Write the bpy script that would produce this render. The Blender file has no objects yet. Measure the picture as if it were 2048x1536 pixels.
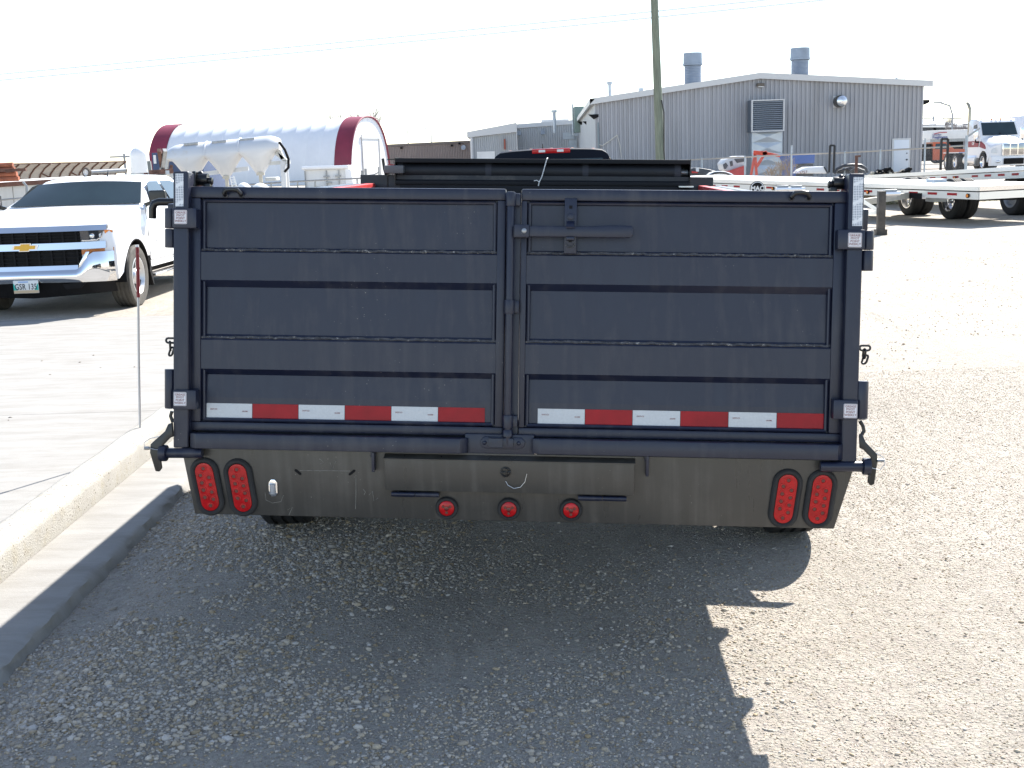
import bpy, bmesh, math, random
import numpy as np
from mathutils import Matrix, Vector
random.seed(7); rng = np.random.default_rng(7)
R_ = math.radians
scene = bpy.context.scene
COL = scene.collection

# ------------------------------------------------------------------ camera
F, CX, CY, H = 2400., 1024., 768., 1.75          # focal length in photo pixels, eye height
dn = Vector((1430-CX, 13700-CY, F)).normalized()  # world down seen from the camera (x right, y down, z forward)
upc = -dn
yc = (Vector((0, 0, 1)) - upc*upc.z).normalized()
xc = yc.cross(upc)
R3 = Matrix((xc, yc, upc))                        # world = R3 @ cam
EYE = Vector((0, 0, H))
cam_d = bpy.data.cameras.new('camera'); cam = bpy.data.objects.new('camera', cam_d); COL.objects.link(cam)
cam_d.sensor_fit = 'HORIZONTAL'; cam_d.sensor_width = 36; cam_d.lens = F/2048*36
cam_d.clip_start = .05; cam_d.clip_end = 3000
Rb = R3 @ Matrix(((1, 0, 0), (0, -1, 0), (0, 0, -1)))
cam.matrix_world = Matrix.Translation(EYE) @ Rb.to_4x4()
scene.camera = cam
# ------------------------------------------------------------------ light
AZ, EL = R_(32), R_(43)                          # sun ahead, right of the view
world = bpy.data.worlds.new('World'); scene.world = world; world.use_nodes = True
nt = world.node_tree; bg = nt.nodes['Background']
sky = nt.nodes.new('ShaderNodeTexSky'); sky.sky_type = 'NISHITA'; sky.sun_disc = False
sky.sun_elevation = EL; sky.sun_rotation = AZ; sky.air_density = 1.0; sky.dust_density = 0.3; sky.ozone_density = 1.0; sky.altitude = 250
hs_ = nt.nodes.new('ShaderNodeHueSaturation'); hs_.inputs['Saturation'].default_value = .84; nt.links.new(sky.outputs[0], hs_.inputs['Color']); nt.links.new(hs_.outputs[0], bg.inputs[0]); bg.inputs[1].default_value = .11
sd = bpy.data.lights.new('sun', 'SUN'); sd.energy = 5.0; sd.angle = R_(.53); sd.color = (1, .955, .89)
sun = bpy.data.objects.new('sun', sd); COL.objects.link(sun)
sdir = Vector((math.sin(AZ)*math.cos(EL), math.cos(AZ)*math.cos(EL), math.sin(EL)))
sun.rotation_euler = sdir.to_track_quat('Z', 'Y').to_euler(); sun.location = sdir*60
scene.view_settings.view_transform = 'Standard'; scene.view_settings.look = 'None'
scene.view_settings.exposure = 1.42; scene.view_settings.gamma = 1
scene.view_settings.use_curve_mapping = False

# ------------------------------------------------------------------ pixel helpers (photo 2048 x 1536)
def ray(px, py): return R3 @ Vector(((px-CX)/F, (py-CY)/F, 1))
def G(px, py, z=0.):
    r = ray(px, py); return EYE + r*((z-H)/r.z)
def D(px, py, y):
    r = ray(px, py); return EYE + r*(y/r.y)
class Plane:                                       # a frame: x right, y up, z towards the viewer
    def __init__(s, O, h, u):
        s.O = Vector(O); s.h = Vector(h).normalized(); u = Vector(u); s.u = (u - s.h*u.dot(s.h)).normalized(); s.w = s.h.cross(s.u)
        s.M = Matrix.Translation(s.O) @ Matrix((s.h, s.u, s.w)).transposed().to_4x4()
    def at(s, px, py, w=0.):
        r = ray(px, py); o = s.O + s.w*w; t = (o-EYE).dot(s.w)/r.dot(s.w); p = EYE + r*t - o
        return p.dot(s.h), p.dot(s.u)

# ------------------------------------------------------------------ materials
MATS = {}
def mat(name, col, rough=.6, metal=0., spec=.5, coat=0., var=0., vscale=8., bump=0., bscale=40., dirt=None, dscale=6., dlo=.55, dhi=.75, stretch=None, emit=None, alpha=None, rvar=0., detail=6):
    if name in MATS: return MATS[name]
    m = bpy.data.materials.new(name); m.use_nodes = True; n = m.node_tree.nodes; L = m.node_tree.links
    p = n['Principled BSDF']; c = (*col, 1)
    p.inputs['Base Color'].default_value = c; p.inputs['Roughness'].default_value = rough; p.inputs['Metallic'].default_value = metal
    p.inputs['Specular IOR Level'].default_value = spec; p.inputs['Coat Weight'].default_value = coat; p.inputs['Coat Roughness'].default_value = .06
    co = None
    def coord():
        nonlocal co
        if co is None:
            t = n.new('ShaderNodeTexCoord'); co = t.outputs['Object']
            if stretch:
                mp = n.new('ShaderNodeMapping'); mp.inputs['Scale'].default_value = stretch; L.new(co, mp.inputs[0]); co = mp.outputs[0]
        return co
    def noise(s, d=detail, r=.6):
        x = n.new('ShaderNodeTexNoise'); x.inputs['Scale'].default_value = s; x.inputs['Detail'].default_value = d; x.inputs['Roughness'].default_value = r
        L.new(coord(), x.inputs['Vector']); return x.outputs['Fac']
    out = None
    if var:
        mx = n.new('ShaderNodeMix'); mx.data_type = 'RGBA'
        mx.inputs['A'].default_value = (*[v*(1-var) for v in col], 1); mx.inputs['B'].default_value = (*[min(1, v*(1+var)) for v in col], 1)
        cr = n.new('ShaderNodeMapRange'); cr.inputs[1].default_value = .3; cr.inputs[2].default_value = .7
        L.new(noise(vscale), cr.inputs[0]); L.new(cr.outputs[0], mx.inputs['Factor']); out = mx.outputs['Result']
    if dirt:
        mx = n.new('ShaderNodeMix'); mx.data_type = 'RGBA'
        if out: L.new(out, mx.inputs['A'])
        else: mx.inputs['A'].default_value = c
        mx.inputs['B'].default_value = (*dirt, 1)
        cr = n.new('ShaderNodeMapRange'); cr.inputs[1].default_value = dlo; cr.inputs[2].default_value = dhi
        L.new(noise(dscale, 8, .7), cr.inputs[0]); L.new(cr.outputs[0], mx.inputs['Factor']); out = mx.outputs['Result']
    if out: L.new(out, p.inputs['Base Color'])
    if rvar:
        cr = n.new('ShaderNodeMapRange'); cr.inputs[1].default_value = .3; cr.inputs[2].default_value = .7; cr.inputs[3].default_value = max(.02, rough-rvar); cr.inputs[4].default_value = rough+rvar
        L.new(noise(vscale*1.7), cr.inputs[0]); L.new(cr.outputs[0], p.inputs['Roughness'])
    if bump:
        b = n.new('ShaderNodeBump'); b.inputs['Strength'].default_value = bump; b.inputs['Distance'].default_value = .01
        L.new(noise(bscale, 5), b.inputs['Height']); L.new(b.outputs[0], p.inputs['Normal'])
    if emit: p.inputs['Emission Color'].default_value = (*emit, 1); p.inputs['Emission Strength'].default_value = 1
    if alpha is not None: p.inputs['Alpha'].default_value = alpha
    MATS[name] = m; return m

def paint_mat(name, col, rough, dust=.15):
    """dark trailer paint: faint vertical streaks, dust specks, rub marks"""
    m = mat(name, col, rough, spec=.5, coat=0)
    n = m.node_tree.nodes; L = m.node_tree.links; p = n['Principled BSDF']
    tc = n.new('ShaderNodeTexCoord')
    mp = n.new('ShaderNodeMapping'); mp.inputs['Scale'].default_value = (14, 14, .7); L.new(tc.outputs['Object'], mp.inputs[0])
    st = n.new('ShaderNodeTexNoise'); st.inputs['Scale'].default_value = 2.2; st.inputs['Detail'].default_value = 5; L.new(mp.outputs[0], st.inputs['Vector'])
    cl = n.new('ShaderNodeTexNoise'); cl.inputs['Scale'].default_value = 3.; cl.inputs['Detail'].default_value = 8; cl.inputs['Roughness'].default_value = .65; L.new(tc.outputs['Object'], cl.inputs['Vector'])
    mr = n.new('ShaderNodeMapRange'); mr.inputs[1].default_value = .3; mr.inputs[2].default_value = .75; mr.inputs[3].default_value = rough-.07; mr.inputs[4].default_value = rough+.12
    ad = n.new('ShaderNodeMath'); ad.operation = 'MULTIPLY_ADD'; ad.inputs[1].default_value = .5; L.new(st.outputs[0], ad.inputs[0])
    hf = n.new('ShaderNodeMath'); hf.operation = 'MULTIPLY'; hf.inputs[1].default_value = .5; L.new(cl.outputs[0], hf.inputs[0]); L.new(hf.outputs[0], ad.inputs[2])
    L.new(ad.outputs[0], mr.inputs[0]); L.new(mr.outputs[0], p.inputs['Roughness'])
    # dust film + specks
    d1 = n.new('ShaderNodeMapRange'); d1.inputs[1].default_value = .5; d1.inputs[2].default_value = .85; d1.inputs[4].default_value = dust; L.new(ad.outputs[0], d1.inputs[0])
    vo = n.new('ShaderNodeTexVoronoi'); vo.inputs['Scale'].default_value = 55; L.new(tc.outputs['Object'], vo.inputs['Vector'])
    sp = n.new('ShaderNodeMapRange'); sp.inputs[1].default_value = .10; sp.inputs[2].default_value = .05; L.new(vo.outputs['Distance'], sp.inputs[0])
    gate = n.new('ShaderNodeMapRange'); gate.inputs[1].default_value = .52; gate.inputs[2].default_value = .66; L.new(cl.outputs[0], gate.inputs[0])
    m2 = n.new('ShaderNodeMath'); m2.operation = 'MULTIPLY'; L.new(sp.outputs[0], m2.inputs[0]); L.new(gate.outputs[0], m2.inputs[1])
    mx_ = n.new('ShaderNodeMath'); mx_.operation = 'MAXIMUM'; L.new(d1.outputs[0], mx_.inputs[0]); L.new(m2.outputs[0], mx_.inputs[1])
    mx = n.new('ShaderNodeMix'); mx.data_type = 'RGBA'; mx.inputs['A'].default_value = (*col, 1); mx.inputs['B'].default_value = (.30, .28, .25, 1)
    L.new(mx_.outputs[0], mx.inputs['Factor']); L.new(mx.outputs['Result'], p.inputs['Base Color'])
    b = n.new('ShaderNodeBump'); b.inputs['Strength'].default_value = .06; b.inputs['Distance'].default_value = .004
    fb = n.new('ShaderNodeTexNoise'); fb.inputs['Scale'].default_value = 260; L.new(tc.outputs['Object'], fb.inputs['Vector']); L.new(fb.outputs[0], b.inputs['Height']); L.new(b.outputs[0], p.inputs['Normal'])
    return m

NAVY = paint_mat('navy_paint', (.008, .0115, .030), .36, .19)
BUMP = paint_mat('bumper_paint', (.050, .047, .042), .30, .3)
BLACK = mat('black_gloss', (.008, .008, .009), .3, var=.3)
BLACKM = mat('black_matte', (.008, .008, .009), .75, spec=.2, var=.3)
TARP = mat('tarp_black', (.006, .007, .011), .55, var=.3)
RUBBER = mat('rubber', (.018, .018, .019), .75, var=.3, vscale=20, bump=.2, bscale=80)
TYREDUST = mat('tyre_dust', (.075, .07, .062), .85, var=.25, vscale=15, bump=.2, bscale=90)
CHROME = mat('chrome', (.78, .78, .79), .05, metal=1)
ALU = mat('aluminium', (.72, .73, .75), .3, metal=.9)
ALUD = mat('aluminium_deck', (.62, .64, .67), .42, metal=.6)
STEEL = mat('grey_steel', (.3, .31, .32), .45, metal=.7, var=.2)
GALV = mat('galvanised', (.42, .46, .5), .5, metal=.55, var=.15, vscale=4)
WHITE = mat('white_paint', (.8, .8, .81), .3, coat=.4)
WHITEM = mat('white_matte', (.74, .74, .73), .6, var=.06, vscale=2)
RED = mat('red_paint', (.42, .02, .02), .45, var=.2)
LENS = mat('red_lens', (.44, .006, .009), .18, spec=.35, var=.25, vscale=40)
LENSD = mat('red_lens_dark', (.10, .005, .005), .2, coat=.4)
AMBER = mat('amber_lens', (.75, .22, .02), .2, coat=.4)
TAPER = mat('tape_red', (.30, .004, .010), .4, spec=.3, var=.25, vscale=9)
TAPEW = mat('tape_white', (.52, .54, .56), .35, coat=.2, var=.06, vscale=160)
STICK = mat('sticker_white', (.68, .68, .70), .4)
INKR = mat('ink_red', (.22, .06, .06), .5)
INKB = mat('ink_dark', (.03, .03, .04), .5)
WELD = mat('weld_scuff', (.05, .052, .06), .5, var=.5, vscale=60, bump=.8, bscale=90, dirt=(.34, .33, .31), dscale=70, dlo=.58, dhi=.66)
GLASSD = mat('windscreen_glass', (.012, .022, .026), .05, spec=.22, var=.3, vscale=1.2)
GLASS = mat('dark_glass', (.02, .035, .04), .03, spec=.6, var=.2, vscale=1.5)
def reflector_mat():
    m = mat('reflector_cells', (.6, .61, .63), .3, coat=.3)
    n = m.node_tree.nodes; L = m.node_tree.links
    tc = n.new('ShaderNodeTexCoord'); mp = n.new('ShaderNodeMapping'); mp.inputs['Scale'].default_value = (130, 130, 130); L.new(tc.outputs['Object'], mp.inputs[0])
    vo = n.new('ShaderNodeTexVoronoi'); vo.inputs['Randomness'].default_value = .12; vo.feature = 'DISTANCE_TO_EDGE'; vo.inputs['Scale'].default_value = 1; L.new(mp.outputs[0], vo.inputs['Vector'])
    mr = n.new('ShaderNodeMapRange'); mr.inputs[1].default_value = .06; mr.inputs[2].default_value = .14; L.new(vo.outputs[0], mr.inputs[0])
    mx = n.new('ShaderNodeMix'); mx.data_type = 'RGBA'; mx.inputs['A'].default_value = (.72, .73, .74, 1); mx.inputs['B'].default_value = (.36, .38, .42, 1)
    L.new(mr.outputs[0], mx.inputs['Factor']); L.new(mx.outputs['Result'], n['Principled BSDF'].inputs['Base Color']); return m
REFL = reflector_mat()

# ------------------------------------------------------------------ mesh builder
class MB:
    def __init__(s, M=None): s.v = []; s.f = []; s.M = M or Matrix()
    def add(s, vs, fs):
        k = len(s.v); s.v += [s.M @ Vector(p) for p in vs]; s.f += [tuple(i+k for i in f) for f in fs]; return s
    def box(s, x0, x1, y0, y1, z0, z1):
        return s.add([(x0, y0, z0), (x1, y0, z0), (x1, y1, z0), (x0, y1, z0), (x0, y0, z1), (x1, y0, z1), (x1, y1, z1), (x0, y1, z1)],
                     [(0, 3, 2, 1), (4, 5, 6, 7), (0, 1, 5, 4), (1, 2, 6, 5), (2, 3, 7, 6), (3, 0, 4, 7)])
    def prism(s, pts, vec):
        n = len(pts); vec = Vector(vec); a = [Vector(p) for p in pts]; b = [p+vec for p in a]
        return s.add(a+b, [tuple(range(n-1, -1, -1)), tuple(range(n, 2*n))] + [(i, (i+1) % n, n+(i+1) % n, n+i) for i in range(n)])
    def beam(s, a, b, w, h, up=(0, 0, 1)):
        a = Vector(a); b = Vector(b); d = (b-a).normalized(); x = d.cross(Vector(up)); x = x.normalized() if x.length > 1e-4 else Vector((1, 0, 0)); z = x.cross(d)
        c = [x*w/2+z*h/2, x*w/2-z*h/2, -x*w/2-z*h/2, -x*w/2+z*h/2]
        return s.prism([a+q for q in c], b-a)
    def ring(s, c, x, y, r, n): return [c + x*(r*math.cos(2*math.pi*i/n)) + y*(r*math.sin(2*math.pi*i/n)) for i in range(n)]
    def cyl(s, a, b, r, n=16, r2=None):
        a = Vector(a); b = Vector(b); d = (b-a).normalized(); x = d.orthogonal().normalized(); y = d.cross(x); r2 = r if r2 is None else r2
        return s.add(s.ring(a, x, y, r, n)+s.ring(b, x, y, r2, n), [tuple(range(n-1, -1, -1)), tuple(range(n, 2*n))]+[(i, (i+1) % n, n+(i+1) % n, n+i) for i in range(n)])
    def lathe(s, prof, a, d, n=24, close=False, cap0=True):
        a = Vector(a); d = Vector(d).normalized(); x = d.orthogonal().normalized(); y = d.cross(x); vs = []
        for r, h in prof: vs += s.ring(a+d*h, x, y, r, n)
        fs = []; m = len(prof)
        for j in range(m if close else m-1):
            j2 = (j+1) % m
            for i in range(n): fs.append((j*n+i, j*n+(i+1) % n, j2*n+(i+1) % n, j2*n+i))
        if not close: fs += ([tuple(range(n-1, -1, -1))] if cap0 else []) + [tuple(range((m-1)*n, m*n))]
        return s.add(vs, fs)
    def tube(s, pts, r, n=8, closed=False):
        P = [Vector(p) for p in pts]; m = len(P); vs = []; x = None
        for i in range(m):
            d = (P[(i+1) % m]-P[i-1]) if closed else (P[min(i+1, m-1)]-P[max(i-1, 0)])
            d.normalize()
            x = d.orthogonal().normalized() if x is None else (x-d*x.dot(d)).normalized()
            vs += s.ring(P[i], x, d.cross(x), r, n)
        fs = []
        for j in range(m if closed else m-1):
            j2 = (j+1) % m
            for i in range(n): fs.append((j*n+i, j*n+(i+1) % n, j2*n+(i+1) % n, j2*n+i))
        if not closed: fs += [tuple(range(n-1, -1, -1)), tuple(range((m-1)*n, m*n))]
        return s.add(vs, fs)
    def sphere(s, c, rx, ry=None, rz=None, n=12, m=8):
        ry = ry or rx; rz = rz or rx; c = Vector(c); vs = [c+Vector((0, 0, rz))]
        for j in range(1, m):
            t = math.pi*j/m
            for i in range(n): vs.append(c+Vector((rx*math.sin(t)*math.cos(2*math.pi*i/n), ry*math.sin(t)*math.sin(2*math.pi*i/n), rz*math.cos(t))))
        vs.append(c-Vector((0, 0, rz))); fs = [(0, 1+i, 1+(i+1) % n) for i in range(n)]
        for j in range(m-2):
            for i in range(n): fs.append((1+j*n+i, 1+(j+1)*n+i, 1+(j+1)*n+(i+1) % n, 1+j*n+(i+1) % n))
        k = len(vs)-1; fs += [(k, 1+(m-2)*n+(i+1) % n, 1+(m-2)*n+i) for i in range(n)]
        return s.add(vs, fs)
    def grid(s, fn, us, ws):
        vs = [fn(u, w) for u in us for w in ws]; b = len(ws)
        return s.add(vs, [(i*b+j, (i+1)*b+j, (i+1)*b+j+1, i*b+j+1) for i in range(len(us)-1) for j in range(b-1)])
    def slab(s, prof, xs, fn=None):
        """side outline (y, z) carried across the widths xs; fn bends (x, y, z)"""
        n = len(prof); vs = []
        for x in xs: vs += [fn(x, y, z) if fn else (x, y, z) for y, z in prof]
        fs = [tuple(range(n-1, -1, -1)), tuple(range((len(xs)-1)*n, len(xs)*n))]
        for j in range(len(xs)-1):
            for i in range(n): fs.append((j*n+i, j*n+(i+1) % n, (j+1)*n+(i+1) % n, (j+1)*n+i))
        return s.add(vs, fs)
    def build(s, name, m, parent=None, bev=0., seg=2, smooth=35, local=False):
        me = bpy.data.meshes.new(name)
        vs = s.v
        if parent is not None and not local:
            root = parent
            while root.parent: root = root.parent
            Mi = root.matrix_basis.inverted(); vs = [Mi @ p for p in vs]
        me.from_pydata([tuple(p) for p in vs], [], s.f)
        bm = bmesh.new(); bm.from_mesh(me); bmesh.ops.recalc_face_normals(bm, faces=bm.faces)
        if bev:
            ed = [e for e in bm.edges if len(e.link_faces) == 2 and e.calc_face_angle(0) > R_(30)]
            bmesh.ops.bevel(bm, geom=ed, offset=bev, segments=seg, affect='EDGES', profile=.6, clamp_overlap=True)
        bm.to_mesh(me); bm.free()
        if smooth:
            me.polygons.foreach_set('use_smooth', [True]*len(me.polygons)); me.set_sharp_from_angle(angle=R_(smooth))
        me.materials.append(m)
        o = bpy.data.objects.new(name, me); COL.objects.link(o)
        if parent is not None: o.parent = parent
        return o
def tag(o, label=None, cat=None, group=None, kind=None):
    if label: o['label'] = label
    if cat: o['category'] = cat
    if group: o['group'] = group
    if kind: o['kind'] = kind
    return o
def thing(name, label, cat, loc=(0, 0, 0), rz=0., group=None):
    o = bpy.data.objects.new(name, None); COL.objects.link(o); o.empty_display_size = .2
    o.matrix_basis = Matrix.Translation(Vector(loc)) @ Matrix.Rotation(rz, 4, 'Z')
    return tag(o, label, cat, group)
def lettering(txt, M, size, m, parent, name='lettering', bold=0., squeeze=1., align='CENTER', spacing=1., local=False, lines=1.):
    cu = bpy.data.curves.new('t', 'FONT'); cu.body = txt; cu.size = size; cu.align_x = align; cu.align_y = 'CENTER'; cu.space_line = lines
    cu.offset = bold; cu.space_character = spacing; cu.extrude = .0004; cu.resolution_u = 3
    ob = bpy.data.objects.new('t', cu); COL.objects.link(ob)
    me = bpy.data.meshes.new_from_object(ob.evaluated_get(bpy.context.evaluated_depsgraph_get()))
    bpy.data.objects.remove(ob); bpy.data.curves.remove(cu); me.name = name
    T = M @ Matrix.Diagonal((squeeze, 1, 1, 1))
    if not local:
        root = parent
        while root.parent: root = root.parent
        T = root.matrix_basis.inverted() @ T
    me.transform(T); me.materials.clear(); me.materials.append(m)
    o = bpy.data.objects.new(name, me); COL.objects.link(o); o.parent = parent; return o
def copy_tree(o, parent=None):
    c = o.copy(); COL.objects.link(c); c.parent = parent
    for ch in list(o.children): copy_tree(ch, c)
    return c
def facing(p, right=(1, 0, 0), up=(0, 0, 1)):       # text frame: reads along `right`, stands along `up`
    x = Vector(right).normalized(); y = Vector(up); y = (y-x*y.dot(x)).normalized(); z = x.cross(y)
    return Matrix.Translation(Vector(p)) @ Matrix((x, y, z)).transposed().to_4x4()

# ================================================================== THE SETTING
def sstep(a, b, x):
    t = min(1, max(0, (x-a)/(b-a))); return t*t*(3-2*t)
KS = .967
def kz(z): return H-(H-z)*KS
def gz(x, y):
    near = (min(.107, max(0, .035*(1.25-x)))-.045*sstep(1.4, 1.68, -x))*(1-sstep(9, 14, y))          # the yard falls from the kerb to the right
    return near + .07*sstep(9, 13.5, y)*sstep(2.2, 3.4, -x) + .28*sstep(34, 62, y)
def ground_mat():
    m = bpy.data.materials.new('gravel_yard'); m.use_nodes = True; n = m.node_tree.nodes; L = m.node_tree.links; p = n['Principled BSDF']
    tc = n.new('ShaderNodeTexCoord'); O = tc.outputs['Object']
    def noise(s, d=6, r=.6, v=None):
        x = n.new('ShaderNodeTexNoise'); x.inputs['Scale'].default_value = s; x.inputs['Detail'].default_value = d; x.inputs['Roughness'].default_value = r
        L.new(v or O, x.inputs['Vector']); return x.outputs['Fac']
    def vor(s, feat='F1'):
        x = n.new('ShaderNodeTexVoronoi'); x.inputs['Scale'].default_value = s; x.feature = feat; L.new(O, x.inputs['Vector']); return x
    def rng_(v, a, b, c=0., d=1.):
        x = n.new('ShaderNodeMapRange'); x.inputs[1].default_value = a; x.inputs[2].default_value = b; x.inputs[3].default_value = c; x.inputs[4].default_value = d; L.new(v, x.inputs[0]); return x.outputs[0]
    def mix(f, a, b, mode='MIX'):
        x = n.new('ShaderNodeMix'); x.data_type = 'RGBA'; x.blend_type = mode
        if isinstance(f, float): x.inputs['Factor'].default_value = f
        else: L.new(f, x.inputs['Factor'])
        for k, v in (('A', a), ('B', b)):
            if isinstance(v, tuple): x.inputs[k].default_value = (*v, 1)
            else: L.new(v, x.inputs[k])
        return x.outputs['Result']
    c = mix(rng_(noise(.6, 8, .65), .35, .65), (.37, .332, .28), (.48, .438, .38))
    c = mix(rng_(noise(9, 8, .75), .35, .7), c, (.33, .295, .25))
    v1 = vor(60); v2 = vor(150)
    st = mix(.55, v1.outputs['Color'], (.5, .5, .5)); hs = n.new('ShaderNodeHueSaturation'); hs.inputs['Saturation'].default_value = .12; L.new(st, hs.inputs['Color'])
    c = mix(.35, c, hs.outputs['Color'], 'OVERLAY')
    pit = rng_(noise(38, 5, .7), .60, .70); c = mix(pit, c, (.25, .225, .195))
    fl_ = rng_(noise(15, 7, .8), .57, .66); c = mix(fl_, c, (.29, .262, .225))
    mp2 = n.new('ShaderNodeMapping'); mp2.inputs['Scale'].default_value = (2.2, .09, 1); mp2.inputs['Rotation'].default_value = (0, 0, .12); L.new(O, mp2.inputs[0])
    c = mix(rng_(noise(1.0, 5, .6, mp2.outputs[0]), .5, .72, 0, .55), c, (.27, .245, .21))
    L.new(c, p.inputs['Base Color']); p.inputs['Roughness'].default_value = .92; p.inputs['Specular IOR Level'].default_value = .25
    def bump(h, s, d, prev=None):
        b = n.new('ShaderNodeBump'); b.inputs['Strength'].default_value = s; b.inputs['Distance'].default_value = d; L.new(h, b.inputs['Height'])
        if prev: L.new(prev, b.inputs['Normal'])
        return b.outputs[0]
    mp = n.new('ShaderNodeMapping'); mp.inputs['Scale'].default_value = (9, .55, 1); mp.inputs['Rotation'].default_value = (0, 0, .2); L.new(O, mp.inputs[0])
    b = bump(noise(1.6, 4, .5, mp.outputs[0]), .3, .05)
    b = bump(noise(14, 8, .8), .8, .035, b)
    b = bump(rng_(v1.outputs['Distance'], 0, .6, 1, 0), .6, .010, b)
    b = bump(rng_(v2.outputs['Distance'], 0, .6, 1, 0), .4, .004, b)
    L.new(b, p.inputs['Normal']); return m
GROUND = ground_mat()
xs = np.concatenate([-np.geomspace(700, 8, 14), np.linspace(-6, 6, 161), np.geomspace(8, 700, 14)])
ys = np.concatenate([-np.geomspace(400, 4, 10), np.linspace(-2, 14, 49), np.linspace(15, 66, 40), np.geomspace(70, 1500, 14)])
mb = MB(); mb.grid(lambda x, y: (x, y, gz(x, y) + (.012*math.sin(x*2.3+1)*math.sin(y*1.7) if abs(x) < 6 and -2 < y < 14 else 0) - (.10 if (-6.5 < x < -1.9 and y < 13.9) else 0)), list(xs), list(ys))
tag(mb.build('ground', GROUND, smooth=60), kind='structure')

CONC = mat('concrete', (.288, .28, .264), .88, spec=.2, var=.06, vscale=1.6, bump=.3, bscale=60, stretch=(1, 4, 1), dirt=(.212, .20, .18), dscale=2.2, dlo=.45, dhi=.8)
def kerb_mat():
    m = mat('kerb_concrete', (.365, .35, .32), .9, spec=.2, var=.08, vscale=5, bump=.6, bscale=120, dirt=(.33, .30, .235), dscale=8, dlo=.5, dhi=.75)
    n = m.node_tree.nodes; L = m.node_tree.links; p = n['Principled BSDF']; src = p.inputs['Base Color'].links[0].from_socket
    tc = n.new('ShaderNodeTexCoord'); vo = n.new('ShaderNodeTexVoronoi'); vo.inputs['Scale'].default_value = 48; L.new(tc.outputs['Object'], vo.inputs['Vector'])
    a = n.new('ShaderNodeMapRange'); a.inputs[1].default_value = .26; a.inputs[2].default_value = .16; L.new(vo.outputs['Distance'], a.inputs[0])
    no = n.new('ShaderNodeTexNoise'); no.inputs['Scale'].default_value = 14; no.inputs['Detail'].default_value = 6; L.new(tc.outputs['Object'], no.inputs['Vector'])
    g = n.new('ShaderNodeMapRange'); g.inputs[1].default_value = .45; g.inputs[2].default_value = .6; L.new(no.outputs[0], g.inputs[0])
    mu = n.new('ShaderNodeMath'); mu.operation = 'MULTIPLY'; L.new(a.outputs[0], mu.inputs[0]); L.new(g.outputs[0], mu.inputs[1])
    mx = n.new('ShaderNodeMix'); mx.data_type = 'RGBA'; mx.inputs['B'].default_value = (.14, .12, .10, 1); L.new(src, mx.inputs['A']); L.new(mu.outputs[0], mx.inputs['Factor']); L.new(mx.outputs['Result'], p.inputs['Base Color'])
    return m
KERB = kerb_mat()
def padz(y): return kz(.055) - .025*sstep(7.5, 13.5, y)
pad = bpy.data.objects.new('concrete_pad', None); COL.objects.link(pad); tag(pad, kind='structure')
for y0, y1 in ((-6, 2.5), (2.5, 8.25), (8.25, 14.1)):
    for x0, x1 in ((-7.2, -2.385*KS), (-12.6, -7.2), (-40, -12.6)):
        m_ = MB(); ny = 9
        top = [(x, y0+.003+(y1-y0-.006)*j/ny) for j in range(ny+1) for x in (x0+.003, x1-.003)]
        vs = [(x, y, padz(y)) for x, y in top] + [(x, y, -.2) for x, y in top]; k = len(top)
        fs = [(2*j, 2*j+1, 2*j+3, 2*j+2) for j in range(ny)] + [(2*j, 2*j+2, k+2*j+2, k+2*j) for j in range(ny)] + [(2*j+1, k+2*j+1, k+2*j+3, 2*j+3) for j in range(ny)] + [(0, k, k+1, 1), (2*ny, 2*ny+1, k+2*ny+1, k+2*ny)]
        m_.add(vs, fs).build('slab', CONC, pad)
def extrude_y(prof, ys, jit, seed):
    r = random.Random(seed); n = len(prof); vs = []
    for y in ys: vs += [(x*KS+r.uniform(-j, j)*jit, y, kz(z)+r.uniform(-j, j)*jit*.6) for x, z, j in prof]
    fs = [tuple(range(n)), tuple(range((len(ys)-1)*n, len(ys)*n))]
    for j in range(len(ys)-1):
        for i in range(n): fs.append((j*n+i, j*n+(i+1) % n, (j+1)*n+(i+1) % n, (j+1)*n+i))
    return MB().add(vs, fs)
yk = [-4+.06*i for i in range(0, 300)]
tag(extrude_y([(-2.19, -.1, 0), (-2.19, .05, .1), (-2.185, .165, .6), (-2.197, .19, .7), (-2.225, .203, .4), (-2.33, .206, .3), (-2.365, .196, .4), (-2.382, .17, .2), (-2.383, -.1, 0)], yk, .007, 3).build('kerb', KERB, smooth=50), kind='structure')
tag(extrude_y([(-2.187, -.12, 0), (-2.187, .062, 0), (-2.0, .058, 0), (-1.86, .056, .1), (-1.838, .045, 1), (-1.828, .02, 1), (-1.81, -.02, 1.2), (-1.80, -.12, .5)], yk, .009, 5).build('gutter', CONC, smooth=50), kind='structure')

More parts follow.
